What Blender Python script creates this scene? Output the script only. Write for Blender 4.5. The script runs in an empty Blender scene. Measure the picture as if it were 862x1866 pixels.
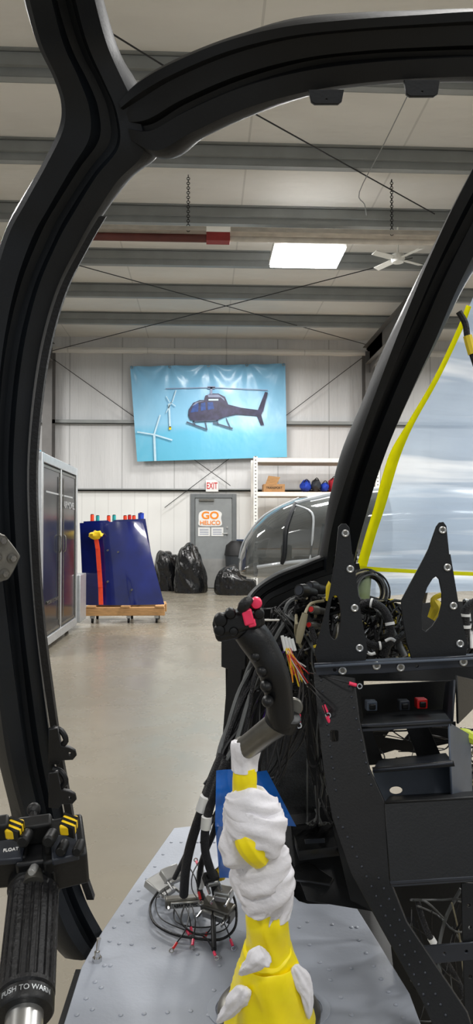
import bpy, math, random
from mathutils import Vector, Matrix, noise
random.seed(7)
F=1290.0; CZ=1.37; CAM=Vector((0,0,CZ))
R=Matrix.Rotation(-math.radians(2.6),3,'Z')@Matrix.Rotation(math.pi/2+math.radians(1.42),3,'X')
scene=bpy.context.scene
scene.view_settings.view_transform='Standard'
def ray(px,py): return R@Vector(((px-431)/F,-(py-933)/F,-1))
def P(px,py,d): return CAM+ray(px,py)*d
def WY(px,py,Y):
    r=ray(px,py); return CAM+r*(Y/r.y)
def WZ(px,py,Z):
    r=ray(px,py); return CAM+r*((Z-CZ)/r.z)
# ---------------------------------------------------------------- camera
cd=bpy.data.cameras.new('camera'); co=bpy.data.objects.new('camera',cd)
scene.collection.objects.link(co)
cd.sensor_fit='VERTICAL'; cd.sensor_height=36; cd.lens=F/1866*36; cd.clip_start=0.02
co.matrix_world=Matrix.Translation(CAM)@R.to_4x4(); scene.camera=co
# ---------------------------------------------------------------- materials
def lin(c):
    o=[]
    for x in c:
        x/=255.0
        o.append(x/12.92 if x<=0.04045 else ((x+0.055)/1.055)**2.4)
    return o
def mat(name,rgb,rough=.5,metal=0,var=.1,vs=8,bump=0,bs=40,coat=0,emit=0,alpha=1,stretch=None,spec=.5,dist=.02):
    m=bpy.data.materials.new(name); m.use_nodes=True
    nt=m.node_tree; N=nt.nodes; L=nt.links; b=N['Principled BSDF']
    c=lin(rgb)
    tc=N.new('ShaderNodeTexCoord'); mp=N.new('ShaderNodeMapping')
    if stretch: mp.inputs['Scale'].default_value=stretch
    L.new(tc.outputs['Object'],mp.inputs['Vector'])
    nz=N.new('ShaderNodeTexNoise'); nz.inputs['Scale'].default_value=vs; nz.inputs['Detail'].default_value=4
    L.new(mp.outputs['Vector'],nz.inputs['Vector'])
    cr=N.new('ShaderNodeValToRGB')
    cr.color_ramp.elements[0].position=.3; cr.color_ramp.elements[1].position=.7
    cr.color_ramp.elements[0].color=[x*(1-var) for x in c]+[1]
    cr.color_ramp.elements[1].color=[min(1,x*(1+var)) for x in c]+[1]
    L.new(nz.outputs['Fac'],cr.inputs['Fac']); L.new(cr.outputs['Color'],b.inputs['Base Color'])
    b.inputs['Roughness'].default_value=rough; b.inputs['Metallic'].default_value=metal
    b.inputs['Coat Weight'].default_value=coat; b.inputs['Alpha'].default_value=alpha
    b.inputs['Specular IOR Level'].default_value=spec
    if emit:
        b.inputs['Emission Color'].default_value=c+[1]; b.inputs['Emission Strength'].default_value=emit
    if bump:
        n2=N.new('ShaderNodeTexNoise'); n2.inputs['Scale'].default_value=bs; n2.inputs['Detail'].default_value=3
        L.new(mp.outputs['Vector'],n2.inputs['Vector'])
        bp=N.new('ShaderNodeBump'); bp.inputs['Strength'].default_value=bump; bp.inputs['Distance'].default_value=dist
        L.new(n2.outputs['Fac'],bp.inputs['Height']); L.new(bp.outputs['Normal'],b.inputs['Normal'])
    return m
def add_lines(m,axis,period,width,dark=.7,offset=0):
    nt=m.node_tree; N=nt.nodes; L=nt.links; b=N['Principled BSDF']
    src=b.inputs['Base Color'].links[0].from_socket
    tc=N.new('ShaderNodeTexCoord'); sp=N.new('ShaderNodeSeparateXYZ')
    L.new(tc.outputs['Object'],sp.inputs[0])
    a=N.new('ShaderNodeMath'); a.operation='MULTIPLY_ADD'; a.inputs[1].default_value=1/period; a.inputs[2].default_value=100+offset
    L.new(sp.outputs[axis],a.inputs[0])
    f=N.new('ShaderNodeMath'); f.operation='FRACT'; L.new(a.outputs[0],f.inputs[0])
    l=N.new('ShaderNodeMath'); l.operation='LESS_THAN'; l.inputs[1].default_value=width/period; L.new(f.outputs[0],l.inputs[0])
    mx=N.new('ShaderNodeMix'); mx.data_type='RGBA'; mx.blend_type='MULTIPLY'
    L.new(l.outputs[0],mx.inputs[0]); L.new(src,mx.inputs[6]); mx.inputs[7].default_value=(dark,dark,dark,1)
    L.new(mx.outputs[2],b.inputs['Base Color'])
    return m
BLK=mat('black_paint',(12,13,15),.45,0,.25,30,.05,300,spec=.4)
BLK2=mat('black_satin',(7,8,9),.5,0,.2,20,.03,200,spec=.35)
BLKF=mat('frame_black',(11,16,22),.5,0,.3,12,.04,250,spec=.4)
SLATE=mat('dark_slate_paint',(42,46,54),.42,0,.12,20,spec=.4)
SLATE2=mat('light_slate_paint',(78,86,98),.42,0,.12,20,spec=.4)
RUB=mat('black_rubber',(16,16,18),.5,0,.2,60,.15,200,spec=.4)
DKM=mat('dark_mesh_fabric',(34,36,38),.7,0,.5,260,.4,400)
GFLOOR=mat('grey_floor_paint',(152,157,167),.42,0,.06,6,.04,120)
STEEL=mat('brushed_steel',(185,185,183),.32,.9,.1,30)
DSTEEL=mat('dull_steel',(130,128,122),.4,.85,.2,60)
CHROME=mat('chrome',(205,205,205),.18,1,.05,20)
ALU=mat('aluminium',(190,193,195),.38,.6,.08,15)
GUN=mat('gunmetal',(112,110,104),.36,.8,.15,40)
YEL=mat('yellow_tape',(255,230,8),.38,0,.05,40,.3,18,dist=.01)
YELK=mat('yellow_cap',(240,200,20),.5)
CLOTH=mat('white_cloth',(230,228,232),.95,0,.04,30,.3,120,spec=.1,dist=.004)
WHT=mat('white_plastic',(232,232,230),.4,0,.03)
PINK=mat('pink_red_button',(235,50,90),.35,0,.1)
RED=mat('red_plastic',(205,35,35),.4,0,.1)
ORG=mat('orange_red_strap',(240,70,30),.6,0,.1)
TEAL=mat('teal_plastic',(40,160,160),.5)
ORANGE=mat('orange_ink',(245,140,25),.6,0,.04)
BLUE=mat('gloss_blue_paint',(13,25,98),.12,0,.35,2.5,.12,2.2,.8,dist=.05)
BLUEBAG=mat('blue_plastic_film',(24,96,185),.22,0,.3,14,.3,16,.3,alpha=.93)
WOOD=mat('pine_wood',(190,146,96),.7,0,.2,12,.1,60,stretch=(1,8,8))
CARD=mat('cardboard',(170,128,84),.8,0,.15,10)
BAGM=mat('black_bin_bag',(13,14,16),.2,0,.3,9,.9,5,.2,stretch=(2.2,2.2,1),dist=.05)
RUST=mat('red_oxide_paint',(88,40,32),.6,0,.2,6)
TAN=mat('tan_metal',(188,180,168),.5,0,.15,6)
PURL=mat('galvanised_purlin',(140,143,142),.5,.1,.1,3)
COLM=mat('grey_brown_steel',(112,110,108),.5,.1,.1,4)
WHM=mat('white_painted_steel',(225,225,220),.45,0,.05)
CAB=mat('black_cable',(20,20,22),.5,spec=.5)
BRAID=mat('black_braided_sleeve',(22,22,26),.5,0,.8,420,.6,500)
BEIGE=mat('beige_wire',(150,142,116),.5,0,.15)
GREYW=mat('grey_wire',(88,90,90),.5,0,.15)
WYEL=mat('yellow_wire',(232,205,40),.5); WRED=mat('red_wire',(190,40,40),.5)
WGRN=mat('lime_tape',(195,210,60),.6,0,.1)
PURP=mat('purple_wire',(74,40,130),.5)
DOORM=mat('grey_door_paint',(138,142,143),.5,0,.06)
DOORF=mat('door_frame_grey',(106,110,112),.5,0,.06)
KICK=mat('kick_plate',(165,165,163),.35,.5,.08)
HULL=mat('silver_hull_paint',(165,170,174),.3,0,.08,3,0,10,.3)
BUB=mat('smoked_bubble',(72,76,76),.06,0,.3,2.5,0,10,.5,alpha=.76)
DGLASS=mat('dull_grey_panel',(46,50,54),.2,.35,.5,2.2,.05,3,0)
PRINTB=mat('banner_dark_print',(50,48,76),.5,0,.5,7)
PRINTS=mat('banner_skid_print',(70,84,104),.5)
PRINTW=mat('banner_white_print',(190,220,234),.5)
PRINTG=mat('banner_grey_print',(128,138,166),.5)
PRINTN=mat('banner_navy_print',(34,66,130),.5,0,.4,12)
CLEARG=mat('green_translucent_tube',(150,165,120),.25,0,.2,10,alpha=.75)
BINM=mat('dark_bin_plastic',(52,56,60),.5)
LBLUE=mat('blue_fabric',(22,60,170),.7,0,.2,20,.4,30)
LRED=mat('red_fabric',(165,25,40),.7,0,.2,20,.4,30)
DRED=mat('dull_red_paint',(138,40,36),.6,0,.15,8)
NAVY=mat('navy_sign',(40,60,90),.5)
LAMP=mat('lamp_diffuser',(255,255,255),.5,emit=20)
WALL=mat('white_wall_insulation',(210,210,210),.5,0,.08,.8,.6,3.0,stretch=(2.2,1,.35),dist=.05)
add_lines(WALL,0,1.22,.03,.7); add_lines(WALL,0,.305,.012,.93,.3)
WAIN=mat('white_wall_panel',(228,228,225),.45,0,.04,1)
add_lines(WAIN,0,.305,.02,.87)
CEIL=mat('ceiling_insulation',(218,216,211),.7,0,.07,.7,.8,1.6,stretch=(.7,1.6,1),dist=.06)
add_lines(CEIL,0,1.83,.025,.8)
CONC=mat('concrete_floor',(134,128,115),.28,0,.12,.45,.04,7)
add_lines(CONC,1,4.6,.012,.85,.2)
nt=CONC.node_tree; b=nt.nodes['Principled BSDF']
tc=nt.nodes.new('ShaderNodeTexCoord')
n=nt.nodes.new('ShaderNodeTexNoise'); n.inputs['Scale'].default_value=2.2; n.inputs['Detail'].default_value=9; n.inputs['Roughness'].default_value=.6
nt.links.new(tc.outputs['Object'],n.inputs['Vector'])
cr=nt.nodes.new('ShaderNodeValToRGB'); cr.color_ramp.elements[0].position=.3; cr.color_ramp.elements[1].position=.7
cr.color_ramp.elements[0].color=(.8,.78,.76,1); cr.color_ramp.elements[1].color=(1.,1.,1.,1); nt.links.new(n.outputs['Fac'],cr.inputs[0])
mx=nt.nodes.new('ShaderNodeMix'); mx.data_type='RGBA'; mx.blend_type='MULTIPLY'; mx.inputs[0].default_value=1
src=b.inputs['Base Color'].links[0].from_socket
nt.links.new(src,mx.inputs[6]); nt.links.new(cr.outputs[0],mx.inputs[7]); nt.links.new(mx.outputs[2],b.inputs['Base Color'])
mr=nt.nodes.new('ShaderNodeMapRange'); mr.inputs[1].default_value=.3; mr.inputs[2].default_value=.7; mr.inputs[3].default_value=.38; mr.inputs[4].default_value=.16
nt.links.new(n.outputs['Fac'],mr.inputs[0]); nt.links.new(mr.outputs[0],b.inputs['Roughness'])
def translucent(name,rgb,fac=.5):
    m=bpy.data.materials.new(name); m.use_nodes=True; nt=m.node_tree; N=nt.nodes; L=nt.links
    N.remove(N['Principled BSDF']); d=N.new('ShaderNodeBsdfDiffuse'); t=N.new('ShaderNodeBsdfTranslucent'); mx=N.new('ShaderNodeMixShader'); mx.inputs[0].default_value=fac
    nz=N.new('ShaderNodeTexNoise'); nz.inputs['Scale'].default_value=12; cr=N.new('ShaderNodeValToRGB'); c=lin(rgb)
    cr.color_ramp.elements[0].color=[x*.85 for x in c]+[1]; cr.color_ramp.elements[1].color=c+[1]; L.new(nz.outputs['Fac'],cr.inputs[0])
    for s in (d,t): L.new(cr.outputs[0],s.inputs['Color'])
    L.new(d.outputs[0],mx.inputs[1]); L.new(t.outputs[0],mx.inputs[2]); L.new(mx.outputs[0],N['Material Output'].inputs[0]); return m
YELT=translucent('thin_yellow_masking_tape',(255,252,60),.55)
def sheetmat():
    m=bpy.data.materials.new('clear_plastic_sheeting'); m.use_nodes=True; nt=m.node_tree; N=nt.nodes; L=nt.links
    N.remove(N['Principled BSDF']); out=N['Material Output']
    tc=N.new('ShaderNodeTexCoord')
    def nzz(sc,rot,scale,det,dis=0):
        mp=N.new('ShaderNodeMapping'); mp.inputs['Scale'].default_value=sc; mp.inputs['Rotation'].default_value=rot; L.new(tc.outputs['Object'],mp.inputs[0])
        z=N.new('ShaderNodeTexNoise'); z.inputs['Scale'].default_value=scale; z.inputs['Detail'].default_value=det; z.inputs['Distortion'].default_value=dis; L.new(mp.outputs[0],z.inputs[0]); return z
    nz=nzz((.8,.8,12),(0,.12,0),2.0,3)
    nb=nzz((1,1,1),(0,0,0),3.0,2)
    n4=nzz((.8,.8,14),(0,-.35,0),2.0,3)
    ad=N.new('ShaderNodeMath'); ad.operation='ADD'; L.new(nz.outputs['Fac'],ad.inputs[0]); L.new(n4.outputs['Fac'],ad.inputs[1])
    bp=N.new('ShaderNodeBump'); bp.inputs['Strength'].default_value=.35; bp.inputs['Distance'].default_value=.02; L.new(ad.outputs[0],bp.inputs['Height'])
    mr=N.new('ShaderNodeMapRange'); mr.inputs[1].default_value=1.08; mr.inputs[2].default_value=1.3; L.new(ad.outputs[0],mr.inputs[0])
    mx=N.new('ShaderNodeMix'); mx.data_type='RGBA'; L.new(mr.outputs[0],mx.inputs[0])
    base=N.new('ShaderNodeValToRGB'); base.color_ramp.elements[0].position=.35; base.color_ramp.elements[1].position=.65
    base.color_ramp.elements[0].color=lin((158,176,198))+[1]; base.color_ramp.elements[1].color=lin((190,206,224))+[1]; L.new(nb.outputs['Fac'],base.inputs[0])
    L.new(base.outputs[0],mx.inputs[6]); mx.inputs[7].default_value=lin((244,249,255))+[1]  # near-white highlights along the creases, painted into the sheet colour
    d=N.new('ShaderNodeBsdfDiffuse'); t=N.new('ShaderNodeBsdfTranslucent'); tr=N.new('ShaderNodeBsdfTransparent'); g=N.new('ShaderNodeBsdfGlossy')
    g.inputs['Roughness'].default_value=.25
    for s in (d,t): L.new(mx.outputs[2],s.inputs['Color'])
    for s in (d,t,g): L.new(bp.outputs[0],s.inputs['Normal'])
    a=N.new('ShaderNodeMixShader'); a.inputs[0].default_value=.65; L.new(d.outputs[0],a.inputs[1]); L.new(t.outputs[0],a.inputs[2])
    c=N.new('ShaderNodeMixShader'); c.inputs[0].default_value=.25; L.new(a.outputs[0],c.inputs[1]); L.new(tr.outputs[0],c.inputs[2])
    tr.inputs[0].default_value=(.85,.93,1,1)
    e=N.new('ShaderNodeMixShader'); e.inputs[0].default_value=.06; L.new(c.outputs[0],e.inputs[1]); L.new(g.outputs[0],e.inputs[2])
    L.new(e.outputs[0],out.inputs[0]); return m
SHEET=sheetmat()
def bannermat():
    m=mat('printed_banner_vinyl',(110,185,220),.25,0,.05,3,.35,1.6,stretch=(1.3,1,.8),dist=.05)
    nt=m.node_tree; N=nt.nodes; L=nt.links; b=N['Principled BSDF']
    tc=N.new('ShaderNodeTexCoord'); sp=N.new('ShaderNodeSeparateXYZ'); L.new(tc.outputs['Generated'],sp.inputs[0])
    nz=N.new('ShaderNodeTexNoise'); nz.inputs['Scale'].default_value=4; L.new(tc.outputs['Generated'],nz.inputs[0])
    ad=N.new('ShaderNodeMath'); ad.operation='MULTIPLY_ADD'; ad.inputs[1].default_value=.1; L.new(nz.outputs['Fac'],ad.inputs[0]); L.new(sp.outputs[2],ad.inputs[2])
    cr=N.new('ShaderNodeValToRGB'); e=cr.color_ramp.elements
    e[0].position=.05; e[0].color=lin((96,182,212))+[1]; e[1].position=1.; e[1].color=lin((130,188,224))+[1]
    k=e.new(.33); k.color=lin((106,188,220))+[1]; k=e.new(.42); k.color=lin((144,200,230))+[1]
    L.new(ad.outputs[0],cr.inputs[0]); L.new(cr.outputs[0],b.inputs['Base Color']); return m
BANN=bannermat()
# ---------------------------------------------------------------- mesh builder
def cr_interp(pts,n):
    out=[]; m=len(pts)
    for i in range(m-1):
        p0=pts[max(i-1,0)]; p1=pts[i]; p2=pts[i+1]; p3=pts[min(i+2,m-1)]
        for k in range(n):
            t=k/n
            out.append(.5*((2*p1)+(p2-p0)*t+(2*p0-5*p1+4*p2-p3)*t*t+(3*p1-p0-3*p2+p3)*t*t*t))
    out.append(pts[-1].copy()); return out
def smoothpoly(pts,n=4):
    V=[Vector(p) for p in pts]; m=len(V); o=[]
    for i in range(m):
        p0,p1,p2,p3=V[i-1],V[i],V[(i+1)%m],V[(i+2)%m]
        for k in range(n):
            t=k/n; q=.5*((2*p1)+(p2-p0)*t+(2*p0-5*p1+4*p2-p3)*t*t+(3*p1-p0-3*p2+p3)*t*t*t); o.append((q.x,q.y))
    return o
def folds(an,L,wf,ws,seed,wang):
    a=an+wang*L
    v=noise.noise(Vector((math.cos(a)*wf,math.sin(a)*wf,L*ws+seed*7.3)))
    return .8-2.2*abs(v)
class MB:
    def __init__(s): s.v=[]; s.f=[]; s.m=[]; s.c=0
    def add(s,vs,fs):
        o=len(s.v); s.v+=[Vector(v) for v in vs]; s.f+=[tuple(i+o for i in f) for f in fs]; s.m+=[s.c]*len(fs); return s
    def hexa(s,q):
        return s.add(q,[(0,3,2,1),(4,5,6,7),(0,1,5,4),(1,2,6,5),(2,3,7,6),(3,0,4,7)])
    def box(s,c,size,rot=None):
        c=Vector(c); x,y,z=[a/2 for a in size]; q=[]
        for dz in (-z,z):
            for dx,dy in ((-x,-y),(x,-y),(x,y),(-x,y)):
                v=Vector((dx,dy,dz)); 
                if rot: v=rot@v
                q.append(c+v)
        return s.hexa(q)
    def bb(s,a,b):
        a=Vector(a); b=Vector(b); return s.box((a+b)/2,[abs(b[i]-a[i]) for i in range(3)])
    def prism(s,poly,off):
        n=len(poly); off=Vector(off); vs=[Vector(p) for p in poly]+[Vector(p)+off for p in poly]
        return s.add(vs,[tuple(range(n)),tuple(range(2*n-1,n-1,-1))]+[(i,(i+1)%n,n+(i+1)%n,n+i) for i in range(n)])
    def loft(s,pts,radii,seg=12,n=1,wr=0,wf=3,ws=20,ref=None,cap=True,seed=0,wang=0,fold=False):
        pts=[Vector(p) for p in pts]
        if not isinstance(radii,(list,tuple)): radii=[radii]*len(pts)
        rr=[Vector((r[0],r[1],0)) if isinstance(r,(list,tuple)) else Vector((r,r,0)) for r in radii]
        if n>1: pts=cr_interp(pts,n); rr=cr_interp(rr,n)
        T=[]
        for i in range(len(pts)):
            t=pts[min(i+1,len(pts)-1)]-pts[max(i-1,0)]
            T.append(t.normalized() if t.length>1e-9 else Vector((0,0,1)))
        a=Vector(ref) if ref else (Vector((1,0,0)) if abs(T[0].x)<.8 else Vector((0,0,1)))
        rings=[]; u=(a-T[0]*a.dot(T[0])).normalized(); L=0
        for i,p in enumerate(pts):
            if i: L+=(p-pts[i-1]).length
            u=(u-T[i]*u.dot(T[i])).normalized(); w=T[i].cross(u)
            ring=[]
            for k in range(seg):
                an=2*math.pi*k/seg
                q=1
                if wr:
                    if fold: q+=wr*folds(an,L,wf,ws,seed,wang)
                    else:
                        an2=an+wang*L
                        q+=wr*noise.noise(Vector((math.cos(an2)*wf,math.sin(an2)*wf,L*ws+seed*7.3)))
                ring.append(p+u*math.cos(an)*rr[i].x*q+w*math.sin(an)*rr[i].y*q)
            rings.append(ring)
        vs=[v for r in rings for v in r]; m=len(pts); fs=[]
        for i in range(m-1):
            for k in range(seg):
                k2=(k+1)%seg; fs.append((i*seg+k,i*seg+k2,(i+1)*seg+k2,(i+1)*seg+k))
        if cap: fs+=[tuple(range(seg-1,-1,-1)),tuple((m-1)*seg+k for k in range(seg))]
        return s.add(vs,fs)
    def cyl(s,a,b,r0,r1=None,seg=20): return s.loft([a,b],[r0,r0 if r1 is None else r1],seg)
    def tube(s,pts,r,seg=7,n=6): return s.loft(pts,r,seg,n)
    def ball(s,c,r,rot=None,u=20,v=12,wr=0,wf=2,seed=0):
        c=Vector(c); r=r if isinstance(r,(list,tuple)) else (r,r,r); vs=[]; fs=[]
        def pt(th,ph):
            d=Vector((math.sin(ph)*math.cos(th),math.sin(ph)*math.sin(th),math.cos(ph)))
            q=1+(wr*noise.noise(d*wf+Vector((seed,seed*2,0))) if wr else 0)
            d=Vector((d.x*r[0],d.y*r[1],d.z*r[2]))*q
            return c+(rot@d if rot else d)
        vs.append(pt(0,0))
        for j in range(1,v):
            for i in range(u): vs.append(pt(2*math.pi*i/u,math.pi*j/v))
        vs.append(pt(0,math.pi)); e=len(vs)-1
        for i in range(u):
            i2=(i+1)%u; fs.append((0,1+i,1+i2)); fs.append((e,1+(v-2)*u+i2,1+(v-2)*u+i))
            for j in range(v-2):
                a=1+j*u; fs.append((a+i,a+u+i,a+u+i2,a+i2))
        return s.add(vs,fs)
    def torus(s,c,Rr,r,nrm,seg=28,sg=8):
        nrm=Vector(nrm).normalized(); a=Vector((0,0,1)) if abs(nrm.z)<.9 else Vector((1,0,0)); u=nrm.cross(a).normalized(); w=nrm.cross(u); c=Vector(c); vs=[]; fs=[]
        for i in range(seg):
            t=2*math.pi*i/seg; d=u*math.cos(t)+w*math.sin(t)
            for k in range(sg):
                q=2*math.pi*k/sg; vs.append(c+d*(Rr+r*math.cos(q))+nrm*r*math.sin(q))
        for i in range(seg):
            for k in range(sg):
                i2=(i+1)%seg;k2=(k+1)%sg; fs.append((i*sg+k,i2*sg+k,i2*sg+k2,i*sg+k2))
        return s.add(vs,fs)
    def build(s,name,mats,parent=None,bevel=0,smooth=True,ang=40):
        me=bpy.data.meshes.new(name); 
        xs=[v.x for v in s.v]; ys=[v.y for v in s.v]; zs=[v.z for v in s.v]
        o=Vector(((min(xs)+max(xs))/2,(min(ys)+max(ys))/2,(min(zs)+max(zs))/2))
        me.from_pydata([v-o for v in s.v],[],s.f)
        if not isinstance(mats,(list,tuple)): mats=[mats]
        for m in mats: me.materials.append(m)
        for p,i in zip(me.polygons,s.m): p.material_index=i; p.use_smooth=smooth
        return fin(name,me,o,parent,bevel,smooth,ang)
def fin(name,me,o,parent,bevel,smooth=True,ang=40):
    import bmesh
    bm=bmesh.new(); bm.from_mesh(me); bmesh.ops.recalc_face_normals(bm,faces=bm.faces); bm.to_mesh(me); bm.free()
    if smooth: me.set_sharp_from_angle(angle=math.radians(ang))
    ob=bpy.data.objects.new(name,me); ob.location=o; scene.collection.objects.link(ob)
    if bevel:
        md=ob.modifiers.new('bevel','BEVEL'); md.width=bevel; md.segments=2; md.limit_method='ANGLE'; md.angle_limit=math.radians(40)
    if parent is not None: par(ob,parent)
    return ob
def par(ob,p):
    loc=ob.location.copy(); w=Vector((0,0,0)); q=p
    while q is not None: w+=q.location; q=q.parent
    ob.parent=p; ob.location=loc-w
def thing(name,label,cat,loc,group=None,kind=None):
    e=bpy.data.objects.new(name,None); e.empty_display_size=.1; e.location=loc; scene.collection.objects.link(e)
    return tag(e,label,cat,group,kind)
def tag(o,label,cat,group=None,kind=None):
    o['label']=label; o['category']=cat
    if group: o['group']=group
    if kind: o['kind']=kind
    return o
def struct(o): o['kind']='structure'; return o
def plane3(a,b,c):
    A,B,C=P(*a),P(*b),P(*c); n=(B-A).cross(C-A).normalized()
    if n.dot(A-CAM)>0: n=-n
    return A,n
def onpl(px,py,pl):
    r=ray(px,py); return CAM+r*((pl[0]-CAM).dot(pl[1])/r.dot(pl[1]))
def plate(name,m,pl,outline,holes=(),thick=.004,parent=None,bev=.0008):
    A,n=pl; up=Vector((0,0,1)) if abs(n.z)<.9 else Vector((0,1,0)); u=up.cross(n).normalized(); v=n.cross(u)
    cu=bpy.data.curves.new(name,'CURVE'); cu.dimensions='2D'; cu.fill_mode='BOTH'; cu.extrude=max(thick/2-bev,.0002); cu.bevel_depth=bev; cu.bevel_resolution=1
    for poly in [outline]+list(holes):
        w=[onpl(x,y,pl) for x,y in poly]
        sp=cu.splines.new('POLY'); sp.points.add(len(w)-1); sp.use_cyclic_u=True
        for i,q in enumerate(w):
            d=q-A; sp.points[i].co=(d.dot(u),d.dot(v),0,1)
    return curve_mesh(name,cu,A-n*thick/2,u,v,n,m,parent)
def curve_mesh(name,cu,O,u,v,n,m,parent):
    t=bpy.data.objects.new('tmp',cu); scene.collection.objects.link(t)
    dg=bpy.context.evaluated_depsgraph_get(); dg.update()
    me=bpy.data.meshes.new_from_object(t.evaluated_get(dg)); bpy.data.objects.remove(t)
    ws=[O+u*q.co.x+v*q.co.y+n*q.co.z for q in me.vertices]
    c=sum(ws,Vector())/max(1,len(ws))
    for q,w in zip(me.vertices,ws): q.co=w-c
    me.materials.clear(); me.materials.append(m)
    for p in me.polygons: p.material_index=0
    return fin(name,me,c,parent,0,False)
def rrect(x0,y0,x1,y1,r,n=4):
    o=[]
    for cx,cy,a in ((x1-r,y0+r,-90),(x1-r,y1-r,0),(x0+r,y1-r,90),(x0+r,y0+r,180)):
        for k in range(n+1):
            t=math.radians(a+90*k/n); o.append((cx+r*math.cos(t),cy+r*math.sin(t)))
    return o
def circ(cx,cy,rx,ry=None,n=16,rot=0):
    ry=ry or rx; o=[]
    for k in range(n):
        a=2*math.pi*k/n; x=rx*math.cos(a); y=ry*math.sin(a); o.append((cx+x*math.cos(rot)-y*math.sin(rot),cy+x*math.sin(rot)+y*math.cos(rot)))
    return o
def text(s,c,right,up,w,h,m,parent,ext=.002,name='lettering',off=.012,cyl=0):
    cu=bpy.data.curves.new(name,'FONT'); cu.body=s; cu.align_x='CENTER'; cu.align_y='CENTER'; cu.extrude=.01; cu.offset=off
    t=bpy.data.objects.new('tmp',cu); scene.collection.objects.link(t)
    dg=bpy.context.evaluated_depsgraph_get(); dg.update(); me=bpy.data.meshes.new_from_object(t.evaluated_get(dg)); bpy.data.objects.remove(t)
    xs=[v.co.x for v in me.vertices]; ys=[v.co.y for v in me.vertices]
    cx,cy=(min(xs)+max(xs))/2,(min(ys)+max(ys))/2; sx=w/(max(xs)-min(xs)); sy=h/(max(ys)-min(ys)); right=Vector(right).normalized(); up=Vector(up).normalized(); n=right.cross(up)
    for v in me.vertices:
        X_=(v.co.x-cx)*sx; Y_=(v.co.y-cy)*sy; Z_=v.co.z*ext/.01
        if cyl:
            a=X_/cyl; v.co=right*math.sin(a)*(cyl+Z_)+n*(math.cos(a)*(cyl+Z_))+up*Y_
        else: v.co=right*X_+up*Y_+n*Z_
    me.materials.clear(); me.materials.append(m)
    return fin(name,me,Vector(c),parent,0,False)
def ribbon(name,m,st,prof,thick,n=6,parent=None,ang=30):
    A=cr_interp([P(*a) for a,b in st],n); B=cr_interp([P(*b) for a,b in st],n); C=[(a+b)/2 for a,b in zip(A,B)]
    vs=[]; fs=[]; k=len(prof)
    for i in range(len(A)):
        t=(C[min(i+1,len(C)-1)]-C[max(i-1,0)]).normalized(); ac=B[i]-A[i]; nn=ac.cross(t).normalized()
        if nn.dot(C[i]-CAM)<0: nn=-nn
        for (u,v) in prof: vs.append(A[i]+ac*u+nn*(v*thick))
    for i in range(len(A)-1):
        for j in range(k):
            j2=(j+1)%k; fs.append((i*k+j,i*k+j2,(i+1)*k+j2,(i+1)*k+j))
    fs+=[tuple(range(k)),tuple((len(A)-1)*k+j for j in range(k-1,-1,-1))]
    b=MB(); b.add(vs,fs); return b.build(name,m,parent,ang=ang)
def grid(b,c4,n,fn):
    vs=[];fs=[]
    for j in range(n+1):
        for i in range(n+1):
            u=i/n;v=j/n; p=(c4[0]*(1-u)+c4[1]*u)*(1-v)+(c4[3]*(1-u)+c4[2]*u)*v; vs.append(p+fn(u,v))
    for j in range(n):
        for i in range(n): a=j*(n+1)+i; fs.append((a,a+1,a+n+2,a+n+1))
    b.add(vs,fs)

# ================================================================ ROOM
WYF=16.6
b=MB(); b.bb((-12,-4,-.1),(13,17,0)); struct(b.build('floor',CONC,smooth=False))
b=MB(); b.bb((-12,-4,5.88),(13,17,5.98)); struct(b.build('ceiling',CEIL,smooth=False))
zg=WY(300,893,WYF).z
b=MB(); b.bb((-12,WYF+.03,zg),(13,17,5.88)); b.c=1; b.bb((-12,WYF,0),(13,17,zg)); struct(b.build('wall_north',[WALL,WAIN],smooth=False))
b=MB(); b.bb((-12.1,-4,0),(-12,17,5.9)); struct(b.build('wall_west',WALL,smooth=False))
b=MB(); b.bb((13,-4,0),(13.1,17,5.9)); struct(b.build('wall_east',WALL,smooth=False))
tn=[0]
def trim(b,m,bev=0):
    tn[0]+=1; return struct(b.build('trim_%d'%tn[0],m,bevel=bev,smooth=False))
for py in (150,300,407,484,543,592):
    r=ray(431,py); Y=(5.66-CZ)/r.z*r.y
    b=MB()
    b.bb((-12,Y-.004,5.66),(13,Y+.004,5.88)); b.bb((-12,Y,5.652),(13,Y+.09,5.664)); b.bb((-12,Y-.09,5.868),(13,Y,5.88)); b.bb((-12,Y+.086,5.652),(13,Y+.092,5.685))
    b.bb((-12,Y-.05,5.74),(13,Y-.005,5.86))
    trim(b,PURL)
for Y in (5.15,3.6,2.0,.4,-1.2):
    b=MB(); b.bb((-12,Y-.004,5.66),(13,Y+.004,5.88)); b.bb((-12,Y,5.652),(13,Y+.09,5.664)); trim(b,PURL)
b=MB(); b.loft([(-12+i*.25,16.42,5.52+.012*noise.noise(Vector((i*.5,0,0)))) for i in range(101)],[.07+.02*noise.noise(Vector((i*.9,3,0))) for i in range(101)],8)
trim(b,CEIL)
z1=WY(300,770,WYF).z
b=MB(); b.bb((-12,WYF-.1,z1-.05),(13,WYF+.03,z1-.035)); b.bb((-12,WYF-.1,z1-.05),(13,WYF-.09,z1+.04)); trim(b,PURL)
b=MB(); b.bb((-12,WYF-.08,zg-.03),(13,WYF+.03,zg)); b.bb((-12,WYF-.08,zg-.03),(13,WYF-.07,zg+.03)); trim(b,PURL)
def ibeam_col(x,y,w,z0,z1):
    b=MB(); b.bb((x-w/2,y-.25,z0),(x+w/2,y-.235,z1)); b.bb((x-w/2,y+.1,z0),(x+w/2,y+.115,z1)); b.bb((x-.008,y-.24,z0),(x+.008,y+.11,z1)); return b
xl=WY(88,800,16.3).x; xr=WY(672,700,16.3).x
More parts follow.
